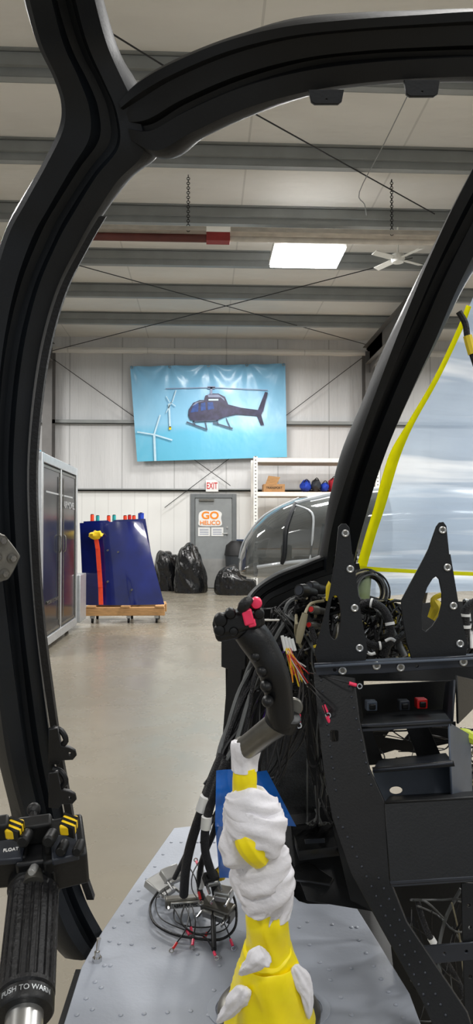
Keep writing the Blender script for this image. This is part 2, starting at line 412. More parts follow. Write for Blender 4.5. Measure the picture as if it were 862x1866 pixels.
for x in (xl,xr):
    b=ibeam_col(x,16.4,.22,0,5.5)
    b.prism([(x-.008,16.1,5.0),(x-.008,15.0,5.25),(x-.008,15.0,5.66),(x-.008,16.5,5.66),(x-.008,16.5,5.0)],(.016,0,0))
    trim(b,COLM)
    b=MB(); b.bb((x-.11,-4,5.2),(x+.11,16.2,5.215)); b.bb((x-.11,-4,5.645),(x+.11,16.4,5.66)); b.bb((x-.008,-4,5.2),(x+.008,16.4,5.65)); trim(b,COLM)
b=MB(); b.bb((-12,WYF-.012,0),(WY(346,1000,WYF).x,WYF,.1)); b.bb((WY(430,1000,WYF).x,WYF-.012,0),(13,WYF,.1)); struct(b.build('baseboard_north',KICK,smooth=False))
def cable(pts,r=.008,label='thin steel bracing cable under the roof'):
    b=MB(); b.tube(pts,r,6,1); o=b.build('bracing_cable',CAB); tag(o,label,'cable','steel bracing cables')
def cz(px,py,z=5.64): return WZ(px,py,z)
cable([cz(205,62),cz(302,122)]); cable([cz(460,205),cz(792,390)])
cable([cz(455,203),cz(300,280)])
cable([cz(130,480,5.6),WY(668,628,16.3)]); cable([WY(92,640,16.3),cz(752,470,5.6)])
cable([WY(98,655,16.45),WY(420,885,16.45)],label='thin steel bracing cable across the wall'); cable([WY(660,652,16.5),WY(300,925,16.5)],label='thin steel bracing cable across the wall')
# ---- door
dl,dr=WY(355,1000,WYF).x,WY(423,1000,WYF).x; dt=WY(390,908,WYF).z; D=WYF
b=MB(); b.bb((dl+.01,D-.05,.01),(dr-.01,D-.005,dt)); door=struct(b.build('door_1',DOORM,bevel=.004))
b=MB(); b.bb((dl+.03,D-.056,.03),(dr-.03,D-.051,WY(390,1018,WYF).z)); b.build('kick_plate',KICK,door)
hp=WY(414,972,D-.1); b=MB(); b.cyl((hp.x,D-.05,hp.z),(hp.x,D-.11,hp.z),.02); b.tube([(hp.x,D-.1,hp.z),(hp.x-.11,D-.1,hp.z)],.012,8,1); b.cyl((hp.x,D-.05,hp.z+.14),(hp.x,D-.07,hp.z+.14),.025); b.build('door_handle',STEEL,door)
b=MB(); b.bb((dl+.1,D-.1,dt-.07),(dl+.45,D-.05,dt-.02)); b.build('door_closer',GUN,door)
b=MB(); b.bb((dl-.1,D-.07,0),(dl,D-.001,dt+.1)); b.bb((dr,D-.07,0),(dr+.1,D-.001,dt+.1)); b.bb((dl,D-.07,dt+.005),(dr,D-.001,dt+.1)); trim(b,DOORF,.004)
RT=(1,0,0); UP=(0,0,1)
def card(name,px0,py0,px1,py1,Y,m,parent=None,t=.01,bev=.0):
    a=WY(px0,py0,Y); c=WY(px1,py1,Y); b=MB(); b.bb((a.x,Y,c.z),(c.x,Y+t,a.z)); return b.build(name,m,parent,bevel=bev,smooth=False)
sg=thing('door_sign','orange and white company sticker stuck on the grey door','sign',WY(383,944,D-.06))
YS=D-.062
def flat(name,pts,Y,m,parent,t=.003):
    b=MB(); w=[WY(x,y,Y) for x,y in pts]; b.prism(w,(0,t,0)); return b.build(name,m,parent,smooth=False)
flat('backing',smoothpoly([(363,935),(372,930),(383,931),(395,930),(404,935),(403,944),(404,957),(390,959),(364,958),(362,948)]),YS,WHT,sg,.005)
text('GO',WY(383,939,YS-.004),RT,UP,.40,.18,ORANGE,sg,.002,off=.03)
text('HELICO',WY(383,952.5,YS-.006),RT,UP,.47,.1,ORANGE,sg,.002,off=.02)
for (x0,x1) in ((361,383),(385,407)):
    s=thing('paper_notice','white printed paper sheet taped to the grey door','paper',WY((x0+x1)/2,969,D-.055),'paper notices on the door')
    card('sheet',x0,961,x1,977,D-.06,WHT,s,.004)
    for r in range(4):
        q=WY(x0+3,965+r*3,D-.062); q2=WY(x1-3,965+r*3,D-.062); b=MB(); b.bb((q.x,D-.063,q.z),(q2.x,D-.061,q.z+.012)); b.build('print_line',PRINTG,s)
ex=thing('exit_sign','white exit sign with red letters mounted above the door','sign',WY(386,885,D-.1))
card('housing',375,875,398,896,D-.09,WHT,ex,.09,.006)
text('EXIT',WY(386.5,885,D-.094),RT,UP,.25,.15,RED,ex,.003)
# ---- banner
YB=16.42
bn=thing('wall_banner','light blue printed vinyl banner showing a helicopter and wind turbines','banner',WY(380,840,YB))
tl,tr,br,bl=[WY(*q,YB) for q in ((237,667),(520,662),(523,833),(250,841))]
ties=(0.01,.25,.5,.75,.99)
def bw(u,v):
    dy=0
    for t in ties:
        dx=u-t; 
        ang_=math.atan2(dx*1.6,v+.03)
        dy+=.016*math.cos(ang_*8)*math.exp(-((dx*1.6)**2+v*v)*7)
    dy+=.012*noise.noise(Vector((u*5+v*2,v*2.5,0)))
    sag=min(abs(u-t) for t in ties)
    return Vector((0,dy,-.12*sag*(1-v)**4))
b=MB(); grid(b,[tl,tr,br,bl],80,bw); b.build('banner_sheet',BANN,bn,ang=89)
def bp(name,pts,m,k=0): return flat(name,pts,YB-.04-k,m,bn,.002)
bp('helicopter_print',[(343,757),(344,746),(352,734),(364,729),(372,729),(374,721),(384,717),(398,717),(410,723),(416,737),(440,743),(470,747),(483,714),(488,715),(480,748),(476,756),(481,774),(475,775),(468,758),(430,755),(408,760),(395,766),(362,768),(347,765)],PRINTB)
bp('window_print',[(347,752),(351,742),(357,735),(362,735),(361,750)],PRINTN,.003)
bp('window_print',[(366,735),(374,733),(375,747),(366,749)],PRINTN,.003)
bp('window_print',[(378,733),(388,733),(390,745),(379,747)],PRINTN,.003)
bp('engine_print',[(378,719),(398,719),(408,726),(410,731),(402,724),(380,724)],PRINTG,.003)
bp('highlight_print',[(350,740),(357,733),(366,731),(372,731),(362,733),(355,738)],PRINTG,.005)
bp('marking_print',[(380,727),(398,727),(398,730),(380,730)],PRINTW,.003)
def ln(b,x0,y0,x1,y1,w,Y=YB-.042):
    a=WY(x0,y0,Y); c=WY(x1,y1,Y); d=(c-a).normalized(); s=Vector((-d.z,0,d.x))*w/2; b.prism([a+s,a-s,c-s,c+s],(0,.002,0))
b=MB(); ln(b,302,708,385,706,.018); ln(b,385,706,488,711,.018); ln(b,385,706,385,718,.05); ln(b,378,706,392,706,.06); b.build('rotor_print',PRINTG,bn)
b=MB(); ln(b,340,769,378,783,.035); ln(b,388,770,424,781,.035); ln(b,352,766,356,776,.025); ln(b,374,767,377,782,.025); ln(b,395,765,398,773,.025); ln(b,412,762,420,780,.025); ln(b,352,768,398,766,.025); b.build('skid_print',PRINTS,bn)
b=MB(); ln(b,281,790,283,840,.05); ln(b,281,792,292,756,.035); ln(b,281,792,250,787,.035); ln(b,281,792,314,802,.035)
ln(b,308,735,310,779,.04); ln(b,314,733,321,711,.025); ln(b,312,733,303,752,.02); ln(b,310,733,320,740,.02); ln(b,309,733,303,722,.02); b.build('wind_turbine_print',PRINTW,bn)
b=MB(); ln(b,310,777,310,783,.05); b.build('turbine_base_print',YELK,bn)
for x,y in ((240,669),(310,668),(380,666),(450,665),(517,664)):
    q=WY(x,y,YB-.005); b=MB(); b.torus(q,.03,.008,(0,1,0),14,6); b.build('grommet',STEEL,bn)
# ---- ceiling light
zl=5.3
q=[WZ(492,486,zl),WZ(618,486,zl),WZ(628,450,zl),WZ(500,450,zl)]
x0=q[0].x; y0=(q[0].y+q[1].y)/2; x1=WZ(622,468,zl).x; y1=(q[2].y+q[3].y)/2
cl=thing('ceiling_light','bright white rectangular hangar light hung from the roof','light',((x0+x1)/2,(y0+y1)/2,zl))
b=MB(); b.bb((x0-.02,y0-.02,zl+.01),(x1+.02,y1+.02,zl+.09)); b.build('housing',WHM,cl,.008)
b=MB(); b.bb((x0,y0,zl-.02),(x1,y1,zl+.009)); b.build('diffuser',LAMP,cl)
for x in (x0+.1,x1-.1):
    b=MB(); b.cyl((x,(y0+y1)/2,zl+.09),(x,(y0+y1)/2,5.88),.006,seg=6); b.build('hanger',STEEL,cl)
def area(x,y,z,sx,sy,pw,rot=(0,0,0),col=(1,.985,.96)):
    l=bpy.data.lights.new('lamp','AREA'); l.shape='RECTANGLE'; l.size=sx; l.size_y=sy; l.energy=pw; l.color=col
    o=bpy.data.objects.new('hangar_and_fill_lamp',l); o.location=(x,y,z); o.rotation_euler=rot; scene.collection.objects.link(o)
for (x,y,p) in (((x0+x1)/2,(y0+y1)/2,360),(-5,12,300),(6,12.5,300),(-3.3,6.5,230),(6,5,270),(-5,0,170),(1.5,1.6,95),(5,-1,170),(.5,-3,120),(3.5,4.2,220),(0.5,14.6,110)):  # lamp ahead on the right is an added fill, backlighting the plastic sheet
    area(x,y,5.22,1.2,.7,p)
# ---- heater
zh=5.05
def hx(px,py=435): return WZ(px,py,zh)
Yh=hx(400).y
ht=thing('radiant_heater','long tube heater with tan reflector and red burner on chains','heater',(hx(400).x,Yh,zh))
b=MB(); b.cyl((hx(60).x,Yh,zh),(hx(376).x,Yh,zh),.05); b.c=1; b.cyl((hx(418).x,Yh,zh),(hx(900).x,Yh,zh),.035); b.build('pipe',[RUST,TAN],ht)
b=MB(); b.bb((hx(376).x,Yh-.07,zh-.05),(hx(419).x,Yh+.07,zh+.06)); b.build('burner_box',DRED,ht,.005)
for (a,c) in ((60,376),(420,900)):
    b=MB(); xa,xb=hx(a).x,hx(c).x
    b.prism([(xa,Yh-.16,zh+.03),(xa,Yh-.08,zh+.12),(xa,Yh+.08,zh+.12),(xa,Yh+.16,zh+.03),(xa,Yh+.085,zh+.112),(xa,Yh-.085,zh+.112)],(xb-xa,0,0)); b.build('reflector',TAN,ht)
for px in (343,718):
    x=hx(px).x; b=MB(); z=zh+.1; k=0
    while z<5.87:
        b.torus((x,Yh,z),.018,.005,(1,0,0) if k%2 else (0,1,0),10,5); z+=.03; k+=1
    b.build('chain',CAB,ht)
# ---- ceiling fan
zf=5.2; fc=WZ(725,472,zf)
fn=thing('ceiling_fan','white four-blade ceiling fan hanging from the roof','fan',fc)
b=MB(); b.loft([fc+Vector((0,0,-.06)),fc+Vector((0,0,-.05)),fc,fc+Vector((0,0,.06)),fc+Vector((0,0,.08))],[.03,.08,.1,.09,.03],20); b.build('motor_housing',WHM,fn)
b=MB(); b.cyl(fc+Vector((0,0,.07)),(fc.x,fc.y,5.88),.012,seg=8); b.build('down_rod',WHM,fn)
for k in range(4):
    a=k*math.pi/2+.5; rm=Matrix.Rotation(a,3,'Z')@Matrix.Rotation(.25,3,'X'); b=MB()
    b.box(fc+Matrix.Rotation(a,3,'Z')@Vector((.28,0,0)),(.34,.1,.01),rm); b.box(fc+Matrix.Rotation(a,3,'Z')@Vector((.09,0,0)),(.1,.03,.015),rm); b.build('fan_blade',WHM,fn,.004)
b=MB(); b.tube([WZ(742,176,5.5),WZ(700,262,5.4),WZ(655,350,5.3),WZ(664,372,5.25),WZ(668,392,5.2)],.006,6,4); tag(b.build('power_cord',PURL),'thin grey power cord dangling from the roof','cord')
# ================================================================ storage rack
YR=15.2
rk=thing('storage_rack','white perforated steel shelving rack against the wall','shelf',(WY(560,1000,YR).x,YR+.4,0))
xa=WY(462,900,YR).x; xb=xa+2.75; zt=WY(500,832,YR).z
for x in (xa,xb-.09):
    for y in (YR,YR+.85):
        b=MB(); b.bb((x,y,0),(x+.09,y+.07,zt)); 
        b.c=1
        z=.08
        while z<zt and y==YR:
            b.bb((x+.03,y-.002,z),(x+.06,y+.002,z+.025)); z+=.075
        b.build('upright',[WHM,COLM],rk)
for z in (WY(500,838,YR).z,WY(500,900,YR).z,.9):
    b=MB(); b.bb((xa+.09,YR,z-.05),(xb-.09,YR+.05,z+.04)); b.build('beam',WHM,rk,.004)
    b=MB(); b.bb((xa+.09,YR+.8,z-.05),(xb-.09,YR+.85,z+.04)); b.build('beam',WHM,rk,.004)
    b=MB(); b.bb((xa+.05,YR+.03,z+.03),(xb-.05,YR+.82,z+.045)); b.build('shelf_board',WOOD,rk)
zs=WY(500,900,YR).z+.047
bx=thing('cardboard_box','open brown cardboard box on the rack shelf','box',(WY(498,890,YR+.1).x,YR+.25,zs))
xA,xB=WY(480,890,YR+.1).x,WY(519,890,YR+.1).x
b=MB(); b.bb((xA,YR+.08,zs),(xB,YR+.45,zs+.17)); b.build('carton',CARD,bx,.003)
text('TRANSPORT',((xA+xB)/2,YR+.078,zs+.09),RT,UP,.35,.05,BLK2,bx,.001)
b=MB(); b.prism([(xA+.05,YR+.2,zs+.17),(xA+.12,YR+.2,zs+.36),(xA+.38,YR+.2,zs+.33),(xA+.3,YR+.2,zs+.17)],(0,.01,0)); b.build('flap',WOOD,bx)
for x0_,x1_,h,m,lab in ((549,568,.27,LBLUE,'bright blue fabric bag on the rack shelf'),(569,585,.3,BINM,'dark grey fabric bag on the rack shelf'),(586,599,.24,LBLUE,'blue fabric bag beside a red one on the rack shelf'),(600,617,.33,LRED,'red fabric bag on the rack shelf')):
    A_,B_=WY(x0_,890,YR+.2).x,WY(x1_,890,YR+.2).x; t=thing('fabric_bag',lab,'bag',((A_+B_)/2,YR+.3,zs))
    b=MB(); b.ball(((A_+B_)/2,YR+.3,zs+h*.5),((B_-A_)*.55,.16,h*.5),wr=.3,wf=1.6,seed=x0_*.1); b.build('body',m,t)
    b=MB(); b.tube([((A_+B_)/2-.06,YR+.2,zs+h*.8),((A_+B_)/2,YR+.17,zs+h*1.05),((A_+B_)/2+.06,YR+.2,zs+h*.8)],.01,6,4); b.build('handle',CAB,t)
# ================================================================ trash
def bag(px0,px1,pyt,Y,lab,seed,prof_,dep=.3):
    a=WY(px0,1070,Y); c=WY(px1,pyt,Y); w=(c.x-a.x)/2; h=c.z; cx=(a.x+c.x)/2
    t=thing('bin_bag',lab,'bag',(cx,Y,0),'black bin bags by the door')
    pts=[];rad=[]
    for z,r,dx in prof_: pts.append((cx+dx*w,Y,h*z)); rad.append((w*r,dep*min(1,r+.15)))
    b=MB(); b.loft(pts,rad,90,10,wr=.09,wf=1.9,ws=2.0,seed=seed,ref=(1,0,0),wang=1.5,fold=True); b.build('bag_body',BAGM,t,ang=89)
bag(281,331,1004,16.1,'black plastic bin bag slumped against the wall',1,[(0,.85,0),(.04,.98,0),(.25,1.,0),(.5,.97,-.02),(.75,.88,-.08),(.9,.66,-.15),(.97,.38,-.1),(1,.1,-.1)])
bag(318,377,990,15.5,'tall full black plastic bin bag beside the door',4,[(0,.85,0),(.03,.98,0),(.2,1.,0),(.45,.92,-.03),(.65,.8,-.08),(.8,.64,-.08),(.9,.46,-.02),(.96,.3,0),(1,.15,.05)])
bag(392,467,1040,15.0,'low flat black plastic bin bag lying on the floor',9,[(0,.85,0),(.1,.97,0),(.4,1,0),(.7,.87,0),(.88,.55,.1),(.94,.3,.2),(1,.2,.25)],.28)
bx_=WY(431,1010,16.2).x; zb=WY(431,984,16.2).z
t=thing('waste_bin','dark grey plastic waste bin with a lid beside the door','bin',(bx_,16.2,0))
b=MB(); b.loft([(bx_,16.25,0),(bx_,16.25,.1),(bx_,16.25,zb-.35)],[(.2,.18),(.22,.2),(.26,.23)],24); b.build('bin_body',BINM,t)
b=MB(); b.loft([(bx_,16.25,zb-.35),(bx_,16.25,zb-.3),(bx_,16.25,zb-.12),(bx_,16.25,zb-.02)],[(.28,.25),(.27,.24),(.24,.21),(.12,.1)],24); b.build('lid',RUB,t)
t=thing('wall_sign','small navy sign with white lettering on the wall beside the door','sign',WY(441,991,16.55))
card('panel',430,983,455,1001,16.55,NAVY,t,.02)
text('HAND WASH',WY(442.5,988,16.545),RT,UP,.26,.05,WHT,t,.002); text('STATION',WY(442.5,995,16.545),RT,UP,.2,.05,WHT,t,.002)
# ================================================================ cabinet
X=-1.74; ya=7.62; yb=9.75; zt=2.2
cb=thing('equipment_cabinet','tall silver-framed equipment cabinet with dark reflective doors','cabinet',(X-.6,(ya+yb)/2,0))
b=MB(); b.bb((X-1.2,ya+.02,.14),(X-.03,yb-.02,zt-.03)); b.build('body',DGLASS,cb,.01)
fr=MB(); mid=(ya+yb)/2
for y in (ya,yb-.08): 
    fr.bb((X-.06,y,.08),(X+.012,y+.08,zt)); fr.bb((X-1.2,y,.08),(X-1.13,y+.08,zt))
fr.bb((X-.06,mid-.025,.08),(X+.006,mid+.025,zt))
for z in (.08,zt-.1):
    fr.bb((X-.06,ya,z),(X+.01,yb,z+.1)); fr.bb((X-1.2,ya,z),(X-1.13,yb,z+.1)); fr.bb((X-1.2,ya,z),(X,ya+.07,z+.1)); fr.bb((X-1.2,yb-.07,z),(X,yb,z+.1))
fr.build('frame',ALU,cb,.006)
for k,(y0_,y1_) in enumerate(((ya+.09,mid-.035),(mid+.035,yb-.09))):
    b=MB(); b.bb((X-.03,y0_,.2),(X-.005,y1_,zt-.12)); dd=b.build('cabinet_door',DGLASS,cb,.004)
    b=MB(); 
    for (a0,a1,z0_,z1_) in ((y0_,y0_+.03,.2,zt-.12),(y1_-.03,y1_,.2,zt-.12),(y0_,y1_,.2,.23),(y0_,y1_,zt-.15,zt-.12)): b.bb((X-.006,a0,z0_),(X+.002,a1,z1_))
    b.build('door_edge',DSTEEL,dd)
    yy=y1_-.1 if k==0 else y0_+.1
    b=MB(); b.tube([(X,yy,1.1),(X+.03,yy,1.12),(X+.03,yy,1.28),(X,yy,1.3)],.008,8,3); b.build('handle',DSTEEL,dd)
    b=MB(); b.cyl((X+.004,yy,.3),(X+.004,yy,2.0),.006,seg=8); b.build('lock_rod',DSTEEL,dd)
b=MB(); b.bb((X-.004,ya+.25,zt-.42),(X+.0,yb-.3,zt-.4)); b.build('stripe',ALU,cb)
text('AIRMOVEL',(X+.003,mid+.5,zt-.52),(0,1,0),UP,.75,.09,ALU,cb)
text('MOBILE JOINT',(X+.003,mid-.45,.55),(0,1,0),UP,.6,.05,DSTEEL,cb)
b=MB(); b.bb((X-.5,yb+.02,.1),(X+.05,yb+.5,.75)); b.build('side_box',ALU,cb,.01)
for y in (ya+.15,yb-.15):
    for x in (X-.1,X-1.05):
        b=MB(); b.cyl((x-.02,y,.05),(x+.02,y,.05),.05,seg=16); b.box((x,y,.1),(.06,.08,.04)); b.build('caster',RUB,cb)
for y in (ya+.12,yb-.3):
    b=MB(); b.bb((X-.15,y,zt),(X-.02,y+.16,zt+.015)); b.bb((X-.12,y+.05,zt+.015),(X-.05,y+.1,zt+.04)); b.build('top_latch',CHROME,cb)
# ================================================================ blue panels on dolly
Yd=10.45
dlx0,dlx1=WY(155,1110,Yd).x,WY(300,1110,Yd).x; zd=WY(220,1106,Yd).z
dy=thing('wooden_dolly','low pine wood dolly on small casters','dolly',((dlx0+dlx1)/2,Yd+.3,0))
for y in (Yd,Yd+.5):
    b=MB(); b.bb((dlx0,y,zd-.13),(dlx1,y+.09,zd-.01)); b.build('rail',WOOD,dy,.004)
for k in range(3):
    x=dlx0+.02+k*(dlx1-dlx0-.16)/2; b=MB(); b.bb((x,Yd-.02,zd-.01),(x+.13,Yd+.62,zd+.015)); b.build('slat',WOOD,dy,.003)
for x in (dlx0+.1,(dlx0+dlx1)/2+.05,dlx1-.12):
    for y in (Yd+.05,Yd+.54):
        r=max(.03,(zd-.16)/2)
        b=MB(); b.cyl((x-.015,y,r),(x+.015,y,r),r,seg=16); b.c=1; b.bb((x-.03,y-.03,2*r-.01),(x+.03,y+.03,zd-.13)); b.build('caster',[RUB,STEEL],dy)
pn=thing('aircraft_panel','broad glossy dark blue helicopter panel standing on the dolly','aircraft part',((dlx0+dlx1)/2,Yd+.2,zd+.016))
def bpanel(c4,Y,bulge,name,parent,m,n=28,curl=0):
    tl,tr,br,bl=[WY(x,y,Y) for x,y in c4]; bl.z=br.z=zd+.018
    b=MB(); vs=[];fs=[]
    for s_ in (0,1):
        for j in range(n+1):
            for i in range(n+1):
                u=i/n;v=j/n; p=(tl*(1-u)+tr*u)*(1-v)+(bl*(1-u)+br*u)*v
                notch=.025 if (.42<u<.5 and j==0) else 0
                vs.append(p+Vector((0,-bulge*math.sin(math.pi*u)+s_*.02+(1-v)*.1+curl*u*u,-notch)))
    o=(n+1)**2
    for j in range(n):
        for i in range(n):
            a=j*(n+1)+i; fs.append((a,a+1,a+n+2,a+n+1)); fs.append((o+a,o+a+n+1,o+a+n+2,o+a+1))
    for k in range(n):
        for a,b2 in ((k,k+1),(n*(n+1)+k,n*(n+1)+k+1),(k*(n+1),(k+1)*(n+1)),(k*(n+1)+n,(k+1)*(n+1)+n)): fs.append((a,b2,o+b2,o+a))
    b.add(vs,fs); return b.build(name,m,parent,ang=50)
bpanel([(143,953),(258,949),(299,1102),(152,1104)],Yd+.12,.06,'front_skin',pn,BLUE,curl=.05)
bpanel([(150,950),(264,945),(290,1101),(160,1104)],Yd+.28,.02,'rear_skin',pn,BLUE)
for x,y in ((196,1003),(215,1006),(196,1060),(240,1075)):
    q=WY(x,y,Yd+.05); b=MB(); b.cyl((q.x,q.y,q.z),(q.x,q.y+.05,q.z),.014,seg=12); b.build('fastener',DSTEEL,pn)
for x,h,m,lab in ((168,8,ORG,'orange'),(178,6,TEAL,'teal'),(198,6,ORG,'orange'),(208,7,TEAL,'teal'),(228,6,ORG,'orange'),(236,7,RED,'red'),(244,6,ORG,'orange'),(257,11,LBLUE,'blue')):
    a=WY(x,950,Yd+.53); b=MB(); top=WY(x,948-h-2,Yd+.53).z; b.cyl((a.x,a.y,zd+.017),(a.x,a.y,top),.028 if x!=257 else .045,seg=14); b.c=1; b.cyl((a.x,a.y,top),(a.x,a.y,top+.01),.022,seg=14)
    tag(b.build('foam_tube',[m,CAB]),lab+' foam padding tube standing behind the blue panels','tube','foam tubes behind the blue panels')
st=thing('tie_down_strap','orange-red strap with a yellow end hanging over the blue panel','strap',WY(178,1100,Yd-.1))
b=MB(); pts=[(174,975),(178,1000),(181,1040),(183,1070),(184,1102)]
for k in range(4):
    (xa_,ya_),(xb_,yb_)=pts[k],pts[k+1]; a=WY(xa_-4,ya_,Yd-.0); c=WY(xa_+4,ya_,Yd-.0); d=WY(xb_+4,yb_,Yd-.02); e=WY(xb_-4,yb_,Yd-.02); b.prism([a,c,d,e],(0,.012,0))
b.build('webbing',ORG,st)
b=MB(); b.ball(WY(175,975,Yd-.01),(.1,.05,.06),wr=.4,wf=2); b.build('yellow_cover',YELK,st)
# ================================================================ parked helicopter
Yk=9.6
hk=thing('parked_helicopter','parked light helicopter with smoked bubble nose and silver roof','helicopter',(WY(640,1000,Yk).x,Yk,0))
stn=[(435,1028,1040,.05),(438,1008,1047,.22),(446,985,1050,.38),(460,962,1052,.52),(482,940,1053,.64),(510,922,1053,.74),(545,908,1052,.82),(585,899,1050,.88),(630,892,1050,.92),(700,886,1050,.93),(780,884,1050,.93),(860,890,1046,.9)]
def kst(t):
    i=min(int(t),len(stn)-2); f=t-i; return [stn[i][k]*(1-f)+stn[i+1][k]*f for k in range(4)]
def ksurf(t,a,off=0):
    px,yt,yb_,hw=kst(t); A=WY(px,yt,Yk); B=WY(px,yb_,Yk); c=(A+B)/2; hz=(A.z-B.z)/2+off; hw+=off
    ca,sa=math.cos(a),math.sin(a); e=.8
    return Vector((A.x,c.y+math.copysign(abs(ca)**e,ca)*hw,c.z+math.copysign(abs(sa)**e,sa)*hz))
b=MB(); S=40; M=(len(stn)-1)*4; vs=[];fs=[]
for i in range(M+1):
    for k in range(S): vs.append(ksurf(i/4,2*math.pi*k/S))
for i in range(M):
    for k in range(S): fs.append((i*S+k,i*S+(k+1)%S,(i+1)*S+(k+1)%S,(i+1)*S+k))
fs.append(tuple(range(S))); fs.append(tuple(M*S+k for k in range(S)))
b.add(vs,fs)
mi=[]
for i in range(M):
    for k in range(S):
        a=360*(k+.5)/S; t=i/4
        m=0
        if 205<a<335 and t>3.2: m=1
        if 60<a<125 and t>6: m=1
        if t>8.5: m=1
        mi.append(m)
mi+=[0,1]; b.m=mi
b.build('fuselage_shell',[BUB,HULL],hk,ang=60)
def kcurve(pts,r,m,name):
    b=MB(); b.tube([ksurf(t,math.radians(a),.005) for t,a in pts],r,8,4); b.build(name,m,hk)
kcurve([(5.6,118),(5.3,140),(5.0,165),(4.9,190),(4.8,206)],.03,BLKF,'door_post')
kcurve([(7.4,118),(7.4,150),(7.2,180),(7.0,206)],.03,BLKF,'door_post')
kcurve([(5.6,118),(6.5,120),(7.4,118),(9,118)],.03,HULL,'roof_rail')
kcurve([(3.2,206),(4.5,206),(6,206),(8,206),(9,206)],.025,HULL,'belt_rail')
kcurve([(0.5,90),(2,90),(4,90),(6,90)],.015,HULL,'centre_rail')
kcurve([(5.6,125),(6.2,150),(6.2,175),(6.1,206)],.015,HULL,'window_bar')
xs0,xs1=WY(470,1000,Yk).x,WY(850,1000,Yk).x
for yy in (Yk-.8,Yk+.8):
    b=MB(); b.tube([(xs0-.1,yy,.22),(xs0+.05,yy,.06),(xs0+.4,yy,.045),(xs1,yy,.045)],.04,10,4); b.tube([(xs0+.8,yy,.05),(xs0+.8,yy*.4+Yk*.6,.8)],.03,8,1); b.tube([(xs1-.4,yy,.05),(xs1-.4,yy*.4+Yk*.6,.8)],.03,8,1); b.build('landing_skid',GUN,hk)
b=MB(); sx=WY(560,1000,Yk).x; b.box((sx,Yk-.3,.95),(.4,.42,.12)); b.box((sx+.2,Yk-.3,1.2),(.1,.42,.5),Matrix.Rotation(.15,3,'Y')); b.build('pilot_seat',RUB,hk,.02)
sx=WY(475,1010,Yk).x; b=MB(); b.box((sx+.25,Yk,.92),(.5,.9,.1)); b.box((sx+.35,Yk,1.05),(.12,.3,.22)); b.build('instrument_console',RUB,hk,.02)

# ================================================================ COCKPIT
ZF=.57
H=thing('helicopter_cockpit','stripped black helicopter cockpit frame with bare grey metal floor','helicopter',(0,1.2,0))
prof=[(0,.45),(.03,.1),(.09,0),(.36,0),(.42,.28),(.52,.34),(.60,.28),(.66,.04),(.90,.08),(.97,.25),(1,.5),(1,.62),(.9,1),(.1,1),(0,.8)]
pil=[((20,-90,.80),(165,-90,.80)),((38,-10,.86),(184,-10,.88)),((62,80,.93),(208,80,.95)),((90,140,.97),(238,150,.98)),((104,190,1.0),(268,215,1.0)),((98,235,1.02),(276,285,1.02)),((70,298,1.04),(228,335,1.05)),((32,368,1.06),(188,395,1.08)),((0,430,1.08),(156,450,1.1)),((-26,530,1.1),(112,540,1.13)),((-44,660,1.12),(80,665,1.16)),((-50,830,1.14),(62,830,1.18)),((-42,980,1.15),(64,980,1.19)),((-22,1130,1.17),(74,1130,1.21)),((-4,1270,1.19),(90,1260,1.24)),((12,1380,1.21),(106,1370,1.27)),((34,1470,1.24),(124,1470,1.31)),((62,1560,1.28),(140,1560,1.36)),((92,1640,1.32),(166,1640,1.4)),((118,1705,1.34),(196,1695,1.42)),((152,1752,1.36),(205,1715,1.42))]
ribbon('door_pillar',BLKF,pil,prof,.07,parent=H)
prof2=[(0,.5),(.03,.15),(.08,0),(.2,0),(.24,.12),(.5,.16),(.55,.3),(.62,.32),(.66,.1),(.92,.12),(.98,.3),(1,.55),(.95,1),(.1,1)]
arch=[((215,180,.99),(238,262,1.01)),((243,143,.98),(286,284,1.0)),((300,108,.95),(350,252,.98)),((400,66,.92),(452,207,.95)),((510,38,.89),(570,177,.93)),((630,25,.87),(690,160,.91)),((760,16,.86),(800,152,.9)),((900,8,.86),(920,150,.9)),((1060,12,.88),(1050,160,.92))]
ribbon('roof_arch',BLK2,arch,prof2,.06,parent=H)
prof3=[(0,.6),(.03,.2),(.1,0),(.3,.05),(.34,.25),(.5,.3),(.56,.1),(.9,.0),(.97,.2),(1,.6),(.9,1),(.1,1)]
post=[((960,60,.9),(1060,130,.9)),((905,180,.95),(985,270,.95)),((862,285,1.0),(925,370,1.0)),((812,385,1.06),(876,460,1.06)),((765,490,1.13),(836,540,1.13)),((724,590,1.21),(800,625,1.21)),((690,680,1.29),(762,705,1.3)),((656,775,1.38),(724,790,1.39)),((628,860,1.46),(694,870,1.48)),((606,930,1.53),(672,945,1.55)),((594,985,1.58),(654,1010,1.6)),((588,1040,1.62),(645,1060,1.65))]
ribbon('windscreen_post',BLKF,post,prof3,.07,parent=H)
ribbon('pillar_seal',RUB,[((r[0]-8,r[1],r[2]-.01),(r[0]+5,r[1],r[2]-.01)) for l,r in pil[7:19]],[(0,0),(1,0),(1,1),(0,1)],.012,parent=H)
hood=[((442,1150,1.60),(470,1165,1.6)),((446,1105,1.60),(476,1130,1.6)),((462,1074,1.61),(492,1096,1.61)),((500,1047,1.62),(526,1080,1.62)),((548,1028,1.62),(566,1062,1.62)),((600,1008,1.62),(615,1046,1.62)),((650,1000,1.64),(660,1040,1.64))]
ribbon('nose_frame',BLK2,hood,prof2,.06,parent=H)
for (x0_,x1_,y0_,y1_,d) in ((568,622,172,188,.915),(742,797,154,174,.895)):
    pl=plane3((x0_,y0_,d),(x1_,y0_,d),(x0_,y1_+30,d+.005))
    plate('mounting_tab',BLK2,pl,[(x0_-4,y0_-8),(x1_+4,y0_-8),(x1_,y1_-4),(x1_-6,y1_),(x0_+6,y1_),(x0_,y1_-4)],[circ((x0_+x1_)/2,y1_-7,2.5,n=10)],.006,H)
hg=plane3((0,980,1.115),(30,1000,1.135),(5,1050,1.125))
